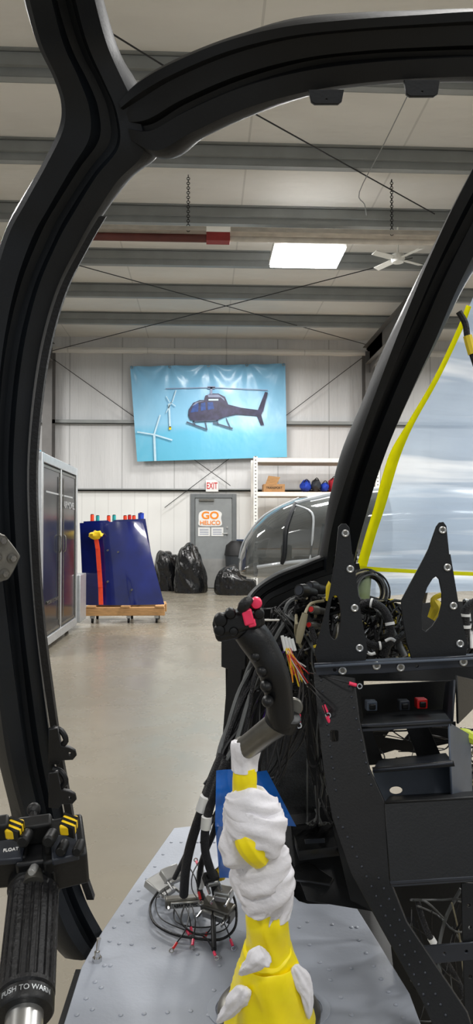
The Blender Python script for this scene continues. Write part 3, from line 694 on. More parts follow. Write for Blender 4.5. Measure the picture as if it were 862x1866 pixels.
plate('hinge_plate',DSTEEL,hg,smoothpoly([(-14,975),(4,976),(12,982),(33,1010),(33,1020),(18,1050),(6,1057),(-14,1056)],3),[],.008,H,.002)
for x,y in ((4,985),(22,1017),(8,1045),(-6,1015)):
    q=onpl(x,y,hg); b=MB(); b.cyl(q,q+hg[1]*.007,.005,seg=6); b.c=1; b.cyl(q,q+hg[1]*.002,.0085,seg=16); b.build('hinge_bolt',[CHROME,GUN],H)
for y in (1375,1455):
    pl=plane3((90,y,1.2),(140,y,1.21),(90,y+40,1.21))
    plate('pillar_clip',BLK,pl,[(90,y-44),(104,y-46),(110,y-14),(126,y-11),(136,y-5),(138,y+2),(132,y+9),(112,y+10),(106,y+18),(90,y+16)],[circ(127,y-1,4,n=12)],.008,H,.0015)
for y in (1340,1415):
    b=MB(); b.tube([P(98,y-14,1.21),P(112,y-8,1.205),P(120,y+10,1.205),P(106,y+22,1.21)],.005,8,4); b.build('pillar_bracket',BLK,H)
# cabin floor
fl=(Vector((0,0,ZF)),Vector((0,0,1)))
outline=[(318,1509),(345,1506),(500,1506),(508,1560),(520,1600),(532,1630),(544,1642),(560,1647),(598,1648),(614,1642),(624,1626),(640,1640),(690,1720),(745,1810),(800,1960),(80,1960),(118,1866),(150,1762),(178,1712),(192,1690),(250,1605)]
plate('cabin_floor',GFLOOR,fl,outline,[],.006,H,.0015)
uf=(Vector((0,0,ZF-.07)),Vector((0,0,1)))
plate('underfloor_web',BLK2,uf,[(490,1500),(700,1500),(760,1800),(640,1720),(500,1700)],[],.006,H)
b=MB()
def riv(x,y,r=.0042): 
    q=WZ(x,y,ZF); b.ball(q+Vector((0,0,.0005)),(r,r,r*.5),u=8,v=5)
def rline(x0,y0,x1,y1,n):
    for i in range(n):
        t=i/(n-1); riv(x0+(x1-x0)*t,y0+(y1-y0)*t)
rline(312,1535,208,1690,8); rline(330,1535,420,1535,4); rline(200,1715,400,1745,6); rline(190,1760,140,1850,4); rline(250,1640,168,1840,6); rline(560,1680,650,1690,3); rline(640,1690,735,1855,8); rline(545,1690,640,1850,6); rline(220,1850,390,1840,5); rline(560,1770,640,1765,3); rline(400,1760,380,1850,3)
o=b.build('floor_rivet',GFLOOR,H); o['kind']='stuff'
plate('access_cover',GFLOOR,(Vector((0,0,ZF+.0025)),Vector((0,0,1))),circ(490,1838,112,50,40),[circ(490,1838,98,42,40)],.002,H,.0005)
b=MB(); q=WZ(568,1560,ZF-.04); b.box(q,(.07,.05,.03)); b.build('underfloor_bracket',SLATE,H,.003)
wp=[WZ(x,y,ZF) for x,y in ((335,1520),(500,1520),(640,1610),(740,1810),(780,1950),(150,1950),(160,1770),(215,1690))]
cc=sum(wp,Vector())/len(wp)
b=MB(); top=[cc+(p-cc)*.9 for p in wp]; top=[Vector((p.x,p.y,ZF-.15)) for p in top]; b.prism(top,(0,0,-.12)); b.build('belly',BLKF,H,.01)
for x in (.0,.2):
    b=MB(); b.tube([(x,1.2,.32),(x,1.2,.04)],.03,10,1); b.tube([(x,.6,.035),(x,1.9,.035)],.035,10,1); b.build('landing_skid',GUN,H)
b=MB(); s0=WZ(150,1764,ZF); s1=WZ(118,1868,ZF); s2=WZ(60,1990,ZF)
for a_,c_ in ((s0,s1),(s1,s2)): b.hexa([a_+Vector((-.012,0,-.04)),a_+Vector((0.004,0,-.04)),c_+Vector((.004,0,-.04)),c_+Vector((-.012,0,-.04)),a_+Vector((-.012,0,-.002)),a_+Vector((.004,0,-.002)),c_+Vector((.004,0,-.002)),c_+Vector((-.012,0,-.002))])
b.build('door_sill',BLK2,H)
q=WZ(177,1752,ZF); b=MB(); b.cyl(q,q+Vector((0,0,.008)),.009,seg=6); b.cyl(q+Vector((0,0,.008)),q+Vector((0,0,.018)),.005); b.cyl(q+Vector((0,0,.018)),q+Vector((.003,0,.042)),.0025,.004); b.build('toggle_switch',CHROME,H)
# nose interior
plN=plane3((420,1200,1.75),(600,1100,1.8),(430,1480,1.72))
plate('nose_bulkhead',BLK2,plN,[(444,1150),(452,1100),(500,1062),(600,1024),(640,1030),(660,1100),(670,1640),(540,1640),(470,1540),(414,1400),(412,1215)],[],.006,H)
plS=plane3((415,1200,1.62),(440,1200,1.60),(410,1400,1.6))
plate('nose_side_wall',BLK,plS,[(404,1165),(446,1165),(446,1218),(440,1220),(430,1300),(424,1400),(400,1420),(408,1320),(416,1218),(404,1214)],[],.02,H,.002)
plF=plane3((480,1330,1.6),(585,1330,1.6),(480,1490,1.5))
plate('footwell_panel',DKM,plF,[(490,1335),(552,1330),(578,1480),(528,1485),(476,1440),(476,1380)],[],.004,H)
plate('footwell_edge',BLK,plF,[(470,1470),(660,1470),(680,1660),(560,1640),(530,1560),(500,1510)],[],.004,H)
plR=plane3((600,1100,1.72),(862,1100,1.72),(600,1240,1.66))
plate('dash_backing',BLK2,plR,[(590,1096),(660,1082),(740,1104),(800,1096),(960,1098),(960,1240),(590,1240)],[],.006,H)
# console
plC=plane3((600,1000,1.30),(862,1000,1.30),(600,1215,1.28))
def bolt(name,q,n,par_,r=.0052):
    b=MB(); b.torus(q+n*.001,r,.0022,n,18,8); b.c=1; b.cyl(q-n*.001,q+n*.002,r*.75,seg=12); b.build(name,[STEEL,GUN],par_)
def bracket(o,hole,tabs):
    k=plate('instrument_bracket',BLK,plC,o,hole,.005,H,.001)
    for x,y in tabs: bolt('bracket_bolt',onpl(x,y,plC),plC[1],k)
    return k
k1=bracket([(618,960),(623,955),(630,955),(636,962),(641,1010),(652,1100),(668,1190),(664,1214),(582,1214),(574,1190),(600,1090),(612,1020)],[smoothpoly([(604,1092),(611,1084),(618,1092),(622,1125),(618,1156),(610,1166),(601,1156),(599,1125)])],[(629,972),(638,1037),(646,1108),(655,1181)])
k2=bracket([(796,960),(801,953),(808,952),(813,959),(818,1010),(832,1095),(850,1180),(848,1200),(752,1204),(742,1170),(735,1130),(732,1095),(745,1070),(772,1020),(782,1000)],[[(788,1054),(795,1049),(801,1055),(806,1080),(806,1100),(800,1124),(788,1142),(776,1152),(769,1147),(767,1120),(770,1094),(778,1070)]],[(806,966),(815,1034),(826,1104),(838,1173)])
for pts,k in (([(641,1010),(652,1100),(668,1190)],k1),([(818,1010),(832,1095),(850,1180)],k2)):
    b=MB()
    for i in range(2):
        a=onpl(*pts[i],plC); c=onpl(*pts[i+1],plC); n=-plC[1]; w=Vector((.003,0,0)); b.hexa([a,a+w,c+w,c,a+n*.03,a+w+n*.03,c+w+n*.03,c+n*.03])
    b.build('bracket_flange',BLK,k)
plT=plane3((575,1215,1.25),(862,1200,1.25),(580,1232,1.25))
rail=plate('console_rail',SLATE,plT,[(574,1210),(700,1206),(880,1194),(880,1212),(700,1226),(578,1230)],[circ(610,1221,4,n=10),circ(760,1214,4,n=10)],.006,H)
plTop=plane3((575,1212,1.25),(880,1196,1.25),(600,1195,1.4))
plate('console_top',SLATE2,plTop,[(574,1213),(880,1197),(880,1190),(600,1205)],[],.004,H)
for x,y in ((686,1213),(844,1206),(624,1222),(730,1216)): bolt('rail_bolt',onpl(x,y,plT),plT[1],rail,.0055)
plL=plane3((580,1225,1.26),(655,1240,1.22),(760,1866,1.0))
plate('console_side_panel',BLK,plL,[(572,1226),(645,1236),(654,1310),(672,1400),(700,1462),(708,1600),(740,1680),(850,1845),(885,1960),(830,1960),(768,1820),(700,1700),(640,1590),(606,1490),(590,1400),(580,1310)],[rrect(601,1330,617,1352,4)],.006,H)
b=MB()
for (x0_,y0_,x1_,y1_,n) in ((585,1240,612,1440,11),(636,1250,676,1430,10),(616,1490,780,1830,20),(690,1600,812,1850,14)):
    for i in range(n):
        t=i/(n-1); q=onpl(x0_+(x1_-x0_)*t,y0_+(y1_-y0_)*t,plL); b.ball(q,(.0022,.0022,.0022),u=8,v=5)
o=b.build('console_rivet',SLATE,H); o['kind']='stuff'
def px4(m,name,pts,t=.004,bev=.001,holes=()):
    pl=plane3(pts[0],pts[1],pts[2]); return plate(name,m,pl,[(p[0],p[1]) for p in pts],holes,t,H,bev)
px4(BLK2,'tray_back',[(655,1250,1.4),(832,1240,1.4),(826,1300,1.4),(664,1312,1.4)])
px4(BLK,'tray_floor',[(656,1324,1.2),(822,1314,1.2),(812,1292,1.38),(668,1300,1.38)])
px4(SLATE,'tray_lip',[(656,1322,1.2),(822,1312,1.2),(822,1322,1.2),(657,1333,1.2)])
px4(SLATE,'tray_side',[(826,1240,1.2),(822,1314,1.2),(806,1296,1.38),(812,1244,1.38)])
px4(BLK,'tray_outer_side',[(834,1232,1.2),(866,1240,1.3),(862,1292,1.3),(836,1318,1.2)])
px4(SLATE2,'console_upright',[(820,1318,1.2),(858,1340,1.3),(862,1480,1.3),(826,1480,1.2)])
px4(SLATE,'shelf_plate',[(680,1402,1.17),(824,1388,1.17),(812,1372,1.3),(690,1386,1.3)])
px4(BLK,'shelf_front',[(680,1400,1.17),(826,1388,1.17),(828,1396,1.17),(682,1408,1.17)])
px4(SLATE2,'lower_back',[(680,1406,1.26),(830,1396,1.26),(836,1466,1.24),(700,1466,1.24)],holes=[circ(722,1440,13,8)])
px4(BLK,'lower_box_front',[(702,1462,1.12),(900,1450,1.12),(900,1600,1.08),(712,1612,1.08)])
px4(BLK,'lower_box_top',[(702,1460,1.12),(900,1449,1.12),(890,1440,1.25),(712,1450,1.25)])
px4(SLATE,'lower_lip',[(712,1608,1.08),(900,1596,1.08),(900,1603,1.08),(714,1616,1.08)],.008)
px4(BLK2,'cavity_back',[(700,1600,1.35),(950,1600,1.35),(950,1960,1.35),(740,1960,1.35)])
px4(SLATE,'cavity_rail',[(770,1726,1.12),(900,1716,1.12),(900,1745,1.12),(788,1756,1.12)],holes=[circ(810,1738,4,n=10),circ(850,1734,4,n=10)])
px4(BLK,'cavity_upright',[(842,1610,1.15),(866,1610,1.15),(866,1860,1.1),(848,1860,1.1)],holes=[circ(854,1650,4,n=10),circ(856,1690,4,n=10),circ(857,1780,4,n=10)])
px4(BLK2,'inner_panel',[(600,1480,1.42),(720,1470,1.42),(760,1700,1.34),(640,1640,1.34)])
px4(BLK,'pedal_box',[(530,1500,1.5),(612,1495,1.5),(630,1540,1.4),(545,1550,1.4)],.02)
px4(SLATE,'pedal_plate',[(556,1530,1.42),(590,1528,1.42),(596,1552,1.4),(560,1556,1.4)],.006)
px4(BLK,'pedal_web',[(520,1585,1.44),(560,1570,1.44),(606,1600,1.4),(600,1610,1.4),(530,1600,1.42)],.01)
px4(BLK,'tray_support',[(650,1330,1.3),(676,1330,1.3),(700,1392,1.3),(670,1394,1.3)])
px4(BLK,'tray_support',[(740,1322,1.3),(778,1320,1.3),(806,1384,1.3),(764,1386,1.3)])
px4(BLK2,'rear_web',[(650,1320,1.5),(720,1318,1.5),(700,1345,1.5),(735,1350,1.5),(760,1320,1.5),(830,1316,1.5),(830,1352,1.5),(790,1360,1.5),(760,1372,1.5),(720,1366,1.5),(690,1375,1.5),(660,1350,1.5)])
for x,y,m,s_ in ((676,1285,SLATE2,.02),(735,1284,SLATE,.02),(767,1281,RED,.02)):
    q=P(x,y,1.33); b=MB(); b.box(q,(s_,.02,.018)); b.c=1; b.box(q+Vector((0,-.012,0)),(.012,.006,.01)); b.build('console_module',[m,BLK2],H,.002)
# ================================================================ plastic sheet and tape
rows=[(885,440,1.16),(868,525,1.22),(835,600,1.28),(793,690,1.36),(750,765,1.44),(716,835,1.52),(690,920,1.6),(664,1010,1.68),(655,1040,1.7),(650,1092,1.74)]
L_=cr_interp([P(*r) for r in rows],8); R_=cr_interp([P(r[0]+330,r[1]-20,r[2]+.02) for r in rows],8)
b=MB(); vs=[];fs=[];n=60
for i,(a,c) in enumerate(zip(L_,R_)):
    for j in range(n+1):
        u=j/n; p=a*(1-u)+c*u; e=min(1,u*6)
        cr_=1-abs(noise.noise(Vector((p.x*2,7,p.z*6+p.x*2))))*4
        p=p+Vector((0,1,0))*(.05*math.sin(math.pi*min(1,u*1.2))+.008*e*noise.noise(Vector((p.x*3,0,p.z*4)))-.005*e*max(0,cr_))
        vs.append(p)
for i in range(len(L_)-1):
    for j in range(n): a=i*(n+1)+j; fs.append((a,a+1,a+n+2,a+n+1))
b.add(vs,fs); sh=thing('plastic_sheeting','crinkled translucent plastic sheet taped over the windscreen opening','plastic sheet',P(760,1090,1.74))
b.build('sheet',SHEET,sh,ang=89)
def tape(name,pts,m,parent,d=-.006):
    st_=[((x,y,dd+d),(x+ww,y+wy,dd+d)) for x,y,dd,ww,wy in pts]
    return ribbon(name,m,st_,[(0,0),(1,0),(1,1),(0,1)],.001,parent=parent)
tape('yellow_tape',[(850,556,1.25,9,3),(832,602,1.28,9,3),(790,690,1.36,9,3),(743,770,1.44,11,4),(712,822,1.5,18,8),(696,870,1.55,20,5),(683,920,1.6,19,3),(666,975,1.65,18,3),(650,1032,1.69,18,2)],YELT,sh,-.012)
tape('yellow_tape',[(650,1031,1.69,0,9),(720,1036,1.69,0,7),(800,1040,1.69,0,7),(960,1046,1.69,0,7)],YELT,sh,-.03)
t=thing('hanging_cable','black cable with yellow tape hanging by the post','cable',P(855,600,1.1))
b=MB(); b.tube([P(836,568,1.08),P(848,590,1.08),P(853,620,1.08),P(868,668,1.08)],.005,8,6); b.build('cord',RUB,t)
b=MB(); b.tube([P(852,612,1.079),P(856,628,1.079),P(861,645,1.079)],.007,8,3); b.build('tape_band',WYEL,t)
# ================================================================ wiring
def jit(s): return Vector((random.uniform(-s,s),random.uniform(-s,s),random.uniform(-s,s)))
def harness(name,label,guide,nn,r,spread,mats,seg=6,cat='wiring',kind=None):
    b=MB(); 
    for k in range(nn):
        b.c=random.randrange(len(mats)); o=jit(spread)
        b.tube([P(*g)+o+jit(spread*.7) for g in guide],r*random.uniform(.7,1.3),seg,5)
    o=b.build(name,mats); return tag(o,label,cat,kind=kind)
harness('wiring_harness','thick bundle of black braided cables sweeping down from the dash',[(600,1100,1.5),(545,1108,1.5),(505,1150,1.5),(462,1222,1.5),(436,1300,1.48),(412,1372,1.45),(392,1430,1.42)],20,.0042,.017,[BRAID,RUB,CAB,BRAID,GREYW,BRAID])
harness('wiring_harness','bundle of black and purple wires behind the control stick',[(580,1130,1.55),(530,1160,1.55),(500,1230,1.55),(470,1310,1.52),(440,1400,1.5),(400,1500,1.5)],20,.0026,.028,[RUB,RUB,CAB,PURP,BRAID,GREYW])
harness('wiring_harness','loose black wires running down the footwell',[(560,1200,1.5),(548,1280,1.48),(520,1350,1.46),(500,1410,1.45),(470,1440,1.45)],9,.0022,.025,[CAB,RUB])
harness('wiring_harness','thin wires draped from the dash to the console side',[(520,1120,1.48),(560,1180,1.44),(580,1240,1.42),(590,1330,1.42),(600,1420,1.42)],14,.0022,.022,[CAB,RUB,CAB,GREYW])
def loom(label,pts,r,bands=(),m=BRAID,bm=WHT):
    t=thing('wire_loom',label,'wiring',P(*pts[-1])); b=MB(); W=[P(*p) for p in pts]; b.tube(W,r,10,8); b.build('sleeve',m,t)
    C=cr_interp(W,8)
    for f in bands:
        k=int(f*(len(C)-2)); b=MB(); b.cyl(C[k],C[k+1],r*1.2,seg=12); b.build('band',bm,t)
loom('black braided loom arcing between the dash brackets',[(650,1110,1.42),(672,1098,1.4),(700,1112,1.39),(712,1150,1.38),(700,1195,1.38)],.008,(.3,.7))
loom('black loom drooping across the dash',[(655,1160,1.39),(680,1176,1.38),(710,1172,1.38),(745,1150,1.4)],.007,(.5,))
loom('grey braided loom behind the dash',[(690,1100,1.45),(705,1130,1.42),(720,1160,1.4),(738,1196,1.38)],.006,(.4,),GREYW,CAB)
loom('thick black loom rising beside the bracket',[(838,1200,1.42),(848,1150,1.42),(850,1110,1.42),(880,1090,1.42)],.009,(.4,.6))
loom('black loom with yellow band below the bracket',[(560,1120,1.4),(572,1160,1.38),(582,1200,1.37),(576,1250,1.37)],.006,(.5,),BRAID,WYEL)
loom('thin black loom running through the console cavity',[(760,1640,1.2),(780,1700,1.18),(830,1780,1.18),(862,1850,1.16)],.005,(.4,))
loom('pale grey loom running through the console cavity',[(840,1620,1.22),(810,1680,1.22),(800,1760,1.2),(830,1850,1.18)],.003,(),GREYW)
def sleeve(pts,r,label):
    t=thing('cable_sleeve',label,'cable',P(*pts[-1]),'braided cable sleeves'); b=MB(); b.tube([P(*p) for p in pts],r,12,6); b.build('braid',BRAID,t); return t
s1=sleeve([(405,1375,1.42),(388,1420,1.40),(370,1470,1.38),(350,1530,1.38),(339,1580,1.4),(335,1630,1.44)],.0095,'black braided cable sleeve with a white label band')
s2=sleeve([(412,1385,1.40),(392,1440,1.38),(376,1500,1.36),(374,1550,1.38),(388,1600,1.42),(396,1640,1.46)],.0085,'black braided cable sleeve bending toward a connector')
s3=sleeve([(420,1400,1.44),(402,1470,1.42),(388,1520,1.42),(368,1570,1.44),(364,1620,1.46),(376,1650,1.48)],.006,'thin black braided cable sleeve')
s4=sleeve([(398,1420,1.43),(362,1500,1.40),(342,1550,1.42),(318,1600,1.46)],.005,'thin black braided cable sleeve to a clear connector')
b=MB(); b.cyl(P(375,1452,1.378),P(366,1478,1.378),.0115); b.build('label_band',WHT,s1)
b=MB(); b.cyl(P(377,1488,1.358),P(375,1510,1.358),.0105); b.build('label_band',WHT,s2)
b=MB(); b.cyl(P(365,1586,1.45),P(365,1616,1.46),.008); b.build('label_band',WHT,s3)
def conn(name,label,c,ang,size,m,tilt=.0):
    rm=Matrix.Rotation(ang,3,'Z')@Matrix.Rotation(tilt,3,'X'); t=thing(name,label,'connector',c)
    b=MB(); b.box(c,size,rm); b.build('shell',m,t,.003)
    b=MB(); b.box(c+rm@Vector((0,-size[1]*.62,0)),(size[0]*.75,size[1]*.3,size[2]*.6),rm); b.build('plug_face',STEEL,t,.002)
    for s in (-1,1): 
        q=c+rm@Vector((s*size[0]*.42,-size[1]*.5,0)); b=MB(); b.cyl(q,q+rm@Vector((0,-.02,0)),.003,seg=8); b.build('screw',CHROME,t)
    return t
conn('cable_connector','clear-shelled connector lying on the grey floor',WZ(290,1612,ZF+.025),.9,(.05,.045,.018),KICK,.3)
conn('cable_connector','clear connector leaning on a cable sleeve',WZ(312,1592,ZF+.05),.7,(.045,.03,.016),KICK,.5)
c1_=WZ(338,1642,ZF+.02)
ct=conn('cable_connector','flat silver multi-pin connector lying on the floor',c1_,.1,(.085,.02,.02),GUN)
text('ABRASRA SVC',c1_+Vector((0.001,-.0175,.0)),(1,.1,0),(0,0,1),.05,.006,BLK2,ct,.0005)
conn('cable_connector','dark metal connector with thumb screws on the floor',WZ(398,1657,ZF+.03),-.6,(.07,.03,.026),GUN,.3)
conn('cable_connector','small silver connector with a black body',WZ(408,1628,ZF+.07),-.4,(.035,.025,.02),STEEL,.2)
conn('cable_connector','small black plug hanging between the sleeves',WZ(384,1600,ZF+.1),.4,(.03,.02,.02),RUB,.6)
def loop(pts,r,m,label,term=True,tm=PINK):
    t=thing('loose_wire',label,'wire',WZ(pts[-1][0],pts[-1][1],ZF+.01),'loose wires with ring terminals')
    W=[WZ(x,y,ZF+h) for x,y,h in pts]; b=MB(); b.tube(W,r,7,6); b.build('wire',m,t)
    if term:
        d=(W[-1]-W[-2]).normalized(); e=W[-1]
        b=MB(); b.cyl(e,e+d*.014,.0028,seg=8); b.build('insulated_barrel',tm,t)
        b=MB(); b.torus(e+d*.02,.004,.0013,(0,-.5,1),14,6); b.build('ring_terminal',CHROME,t)
loop([(288,1625,.03),(274,1650,.01),(280,1680,.01),(310,1700,.01),(345,1708,.01),(400,1712,.01),(428,1690,.02),(430,1650,.04),(420,1620,.06)],.0026,RUB,'black cable looped over the grey floor',False)
loop([(330,1630,.03),(318,1655,.01),(322,1680,.01),(360,1690,.01),(398,1684,.01),(408,1660,.03)],.0014,CAB,'thin black wire arcing over the floor',False)
loop([(300,1610,.03),(284,1640,.01),(292,1672,.01),(330,1692,.01),(372,1702,.01),(414,1690,.02),(420,1650,.04)],.0012,CAB,'thin black wire looped around the connectors',False)
loop([(370,1560,.12),(352,1590,.1),(350,1620,.05),(362,1640,.03)],.0012,GREYW,'thin grey wire hanging by the sleeves',False)
loop([(336,1650,.03),(330,1680,.02),(352,1700,.01),(372,1706,.01),(386,1725,.01),(390,1735,.01)],.0018,CAB,'thin black wire with a pink ring terminal')
for pts in ([(338,1650,.02),(345,1670,.02),(348,1690,.01)],[(345,1650,.02),(340,1690,.02),(322,1718,.01)],[(350,1650,.02),(356,1680,.02),(352,1712,.01)],[(400,1665,.03),(412,1690,.02),(420,1712,.01)],[(395,1665,.03),(385,1690,.02),(378,1700,.01)],[(374,1600,.08),(366,1590,.09),(360,1575,.09)],[(300,1620,.03),(320,1660,.02),(340,1695,.01)],[(380,1590,.1),(398,1580,.1),(402,1560,.1)],[(345,1580,.1),(356,1600,.1),(362,1625,.08)]):
    loop(pts,.0013,CAB,'thin wire ending in a red ring terminal',True,RED if pts[0][0]%2 else PINK)
b=MB(); b.cyl(WZ(388,1660,ZF+.03),WZ(390,1730,ZF+.006),.005); tag(b.build('cable_end',CAB),'short black cable end lying on the floor','cable')
b=MB(); b.ball(WZ(404,1590,ZF+.09),(.013,.009,.014),wr=.4); tag(b.build('tape_flag',YELK),'small yellow tape flag on a cable','tape')
b=MB(); grid(b,[P(394,1404,1.37),P(486,1404,1.40),P(540,1506,1.38),P(392,1506,1.34)],14,lambda u,v:Vector((0,.012*noise.noise(Vector((u*2,v*2,0))),0)))
grid(b,[P(392,1504,1.34),P(440,1504,1.35),P(432,1600,1.38),P(400,1600,1.38)],14,lambda u,v:Vector((0,.01*noise.noise(Vector((u*2,v*2,5))),0)))
tag(b.build('blue_film',BLUEBAG),'flat glossy blue plastic film hung in the footwell','plastic film')
def tangle(label,x0,y0,x1,y1,d0,d1,nn,mats,r=.003,name='wire_tangle'):
    b=MB()
    for k in range(nn):
        b.c=random.randrange(len(mats)); x=random.uniform(x0,x1); y=random.uniform(y0,y1); pts=[]
        a=random.uniform(0,6.28)
        for i in range(6):
            pts.append(P(min(max(x,x0),x1),min(max(y,y0),y1),random.uniform(d0,d1))); a+=random.uniform(-.6,.6); x+=math.cos(a)*(x1-x0)*.25; y+=math.sin(a)*(y1-y0)*.3
        b.tube(pts,r*random.uniform(.5,1.5),6,4)
    return tag(b.build(name,mats),label,'wiring',kind='stuff')
tangle('dense tangle of black and coloured wires behind the dash brackets',652,1095,748,1198,1.42,1.6,80,[CAB,RUB,GREYW,BRAID,CAB,GREYW,CAB,WYEL,BEIGE,CAB,RUB,CAB],.0022)
tangle('tangle of dark wires on the dash between the brackets',540,1090,640,1210,1.4,1.6,55,[CAB,RUB,BRAID,GREYW,CAB,CAB,BEIGE],.0026)
tangle('tangle of wires on the far dash',846,1095,900,1200,1.44,1.6,40,[CAB,RUB,GREYW,RUB,WHT,CAB],.0024)
tangle('tangle of wires beside the console',840,1330,900,1450,1.32,1.5,40,[CAB,RUB,GREYW,RUB,BEIGE],.0022)
tangle('thin loose wires under the console tray',655,1325,820,1392,1.32,1.48,22,[CAB,RUB],.0014)
tangle('loose wires hanging inside the console cavity',750,1640,900,1860,1.15,1.3,26,[CAB,RUB,GREYW,RUB,GREYW,BEIGE],.0014)
tangle('dark loose wires along the console side',560,1240,610,1500,1.38,1.5,30,[CAB,RUB,CAB,GREYW],.002)
tangle('dark wires behind the nose frame',460,1110,560,1260,1.5,1.65,36,[CAB,RUB,CAB,GREYW,BRAID],.0024)
b=MB()
for k in range(14):
    b.c=random.randrange(4); b.torus(P(672,1078,1.5)+jit(.006),.038+random.uniform(-.006,.006),.0022,Vector((.25,-1,.15))+jit(.15),30,6)
tag(b.build('wire_coil',[BEIGE,CAB,RUB,GREYW]),'coiled beige and black wire bundle on the dash','wire coil')
b=MB(); b.cyl(P(660,1090,1.52),P(664,1046,1.52),.016,seg=20); b.cyl(P(664,1046,1.52),P(664,1043,1.52),.018,seg=20); tag(b.build('reservoir_tube',CLEARG),'pale green translucent tube on the dash','tube')
def tflag(pts,r,m,lab):
    b=MB(); b.tube([P(*p) for p in pts],r,8,4); tag(b.build('tape_flag',m),lab,'tape')
tflag([(598,1095,1.40),(604,1066,1.40),(612,1085,1.40),(624,1072,1.40)],[.005,.010,.005,.009],WYEL,'yellow tape flag among dash wiring')
tflag([(786,1128,1.36),(796,1108,1.36),(790,1092,1.36),(804,1084,1.36)],[.009,.013,.006,.005],WYEL,'yellow tape flag behind the bracket')
tflag([(832,1334,1.3),(850,1340,1.3),(870,1352,1.3)],[.007,.012,.008],WGRN,'lime tape flag on wiring beside the console')
tflag([(622,1450,1.36),(626,1470,1.36),(622,1484,1.36)],.006,WGRN,'lime tape piece on wires beside the console')
tflag([(702,1168,1.36),(712,1164,1.36),(720,1168,1.36)],.003,WHT,'small white tape tab on dash wires')
tflag([(668,1188,1.36),(676,1192,1.36),(684,1190,1.36)],.003,WHT,'small white tape tab near the console rail')
for (x,y,d,m,r,lab) in ((556,1078,1.42,BLK,.015,'black round multi-pin connector on the dash'),(574,1072,1.46,BLK,.014,'black ribbed round connector on the dash'),(578,1112,1.4,GUN,.009,'grey round connector with red seal'),(574,1140,1.4,GUN,.008,'small grey round connector')):
    t=thing('round_connector',lab,'connector',P(x,y,d)); ax=Vector((-.6,-.6,.15)).normalized(); q=P(x,y,d)
    b=MB(); b.loft([q-ax*.03,q-ax*.005,q,q+ax*.006,q+ax*.02],[r*.7,r*.8,r,r,r*.85],18); b.build('shell',m,t)
    b=MB(); b.cyl(q+ax*.015,q+ax*.0215,r*.6,seg=16); b.build('insert',RED if m is GUN else SLATE,t)
t=thing('wire_splice','fan of yellow, red and white wires fanning out from a splice','wiring',P(540,1200,1.35))
b=MB(); mats=[WYEL,WRED,WHT,ORANGE]
for k in range(22):
    b.c=k%4; e=(random.uniform(530,565),random.uniform(1215,1252)); b.tube([P(518+random.uniform(-5,5),1165,1.36),P(528+random.uniform(-6,6),1192,1.34),P(e[0],e[1],1.34+random.uniform(-.02,.02))],.0012,6,5)
b.build('coloured_wires',mats,t)
for k in range(4):
    b=MB(); b.cyl(P(514+k*6,1158+k*2,1.35),P(520+k*6,1186,1.345),.0032,seg=8); b.build('heat_shrink',WHT,t)
t=thing('wire_plug','pale beige plug on a wire near the dash','connector',P(548,1160,1.38)); b=MB(); b.loft([P(556,1118,1.38),P(548,1150,1.38),P(544,1172,1.38)],[.006,.008,.005],10,3); b.build('body',BEIGE,t); b=MB(); b.tube([P(556,1118,1.38),P(566,1100,1.4),P(590,1095,1.42)],.003,6,4); b.build('lead',BEIGE,t)
for pts in ([(560,1240),(580,1262),(590,1285)],[(556,1245),(584,1275),(596,1305)],[(548,1240),(545,1275),(545,1302)],[(552,1240),(552,1275),(540,1308)],[(560,1225),(600,1235),(636,1245)]):
    t=thing('loose_wire','thin red-tipped wire with ring terminal hanging from the dash','wire',P(*pts[-1],1.2),'hanging wires with ring terminals')
    W=[P(x,y,1.22) for x,y in pts]; W[0]=P(pts[0][0],pts[0][1],1.34); b=MB(); b.tube(W,.0012,6,5); b.build('wire',CAB,t)
    d=(W[-1]-W[-2]).normalized(); b=MB(); b.cyl(W[-1],W[-1]+d*.013,.0032,seg=8); b.build('insulated_barrel',PINK,t)
    b=MB(); b.torus(W[-1]+d*.019,.004,.0014,(0,-1,.1),14,6); b.build('ring_terminal',CHROME,t)

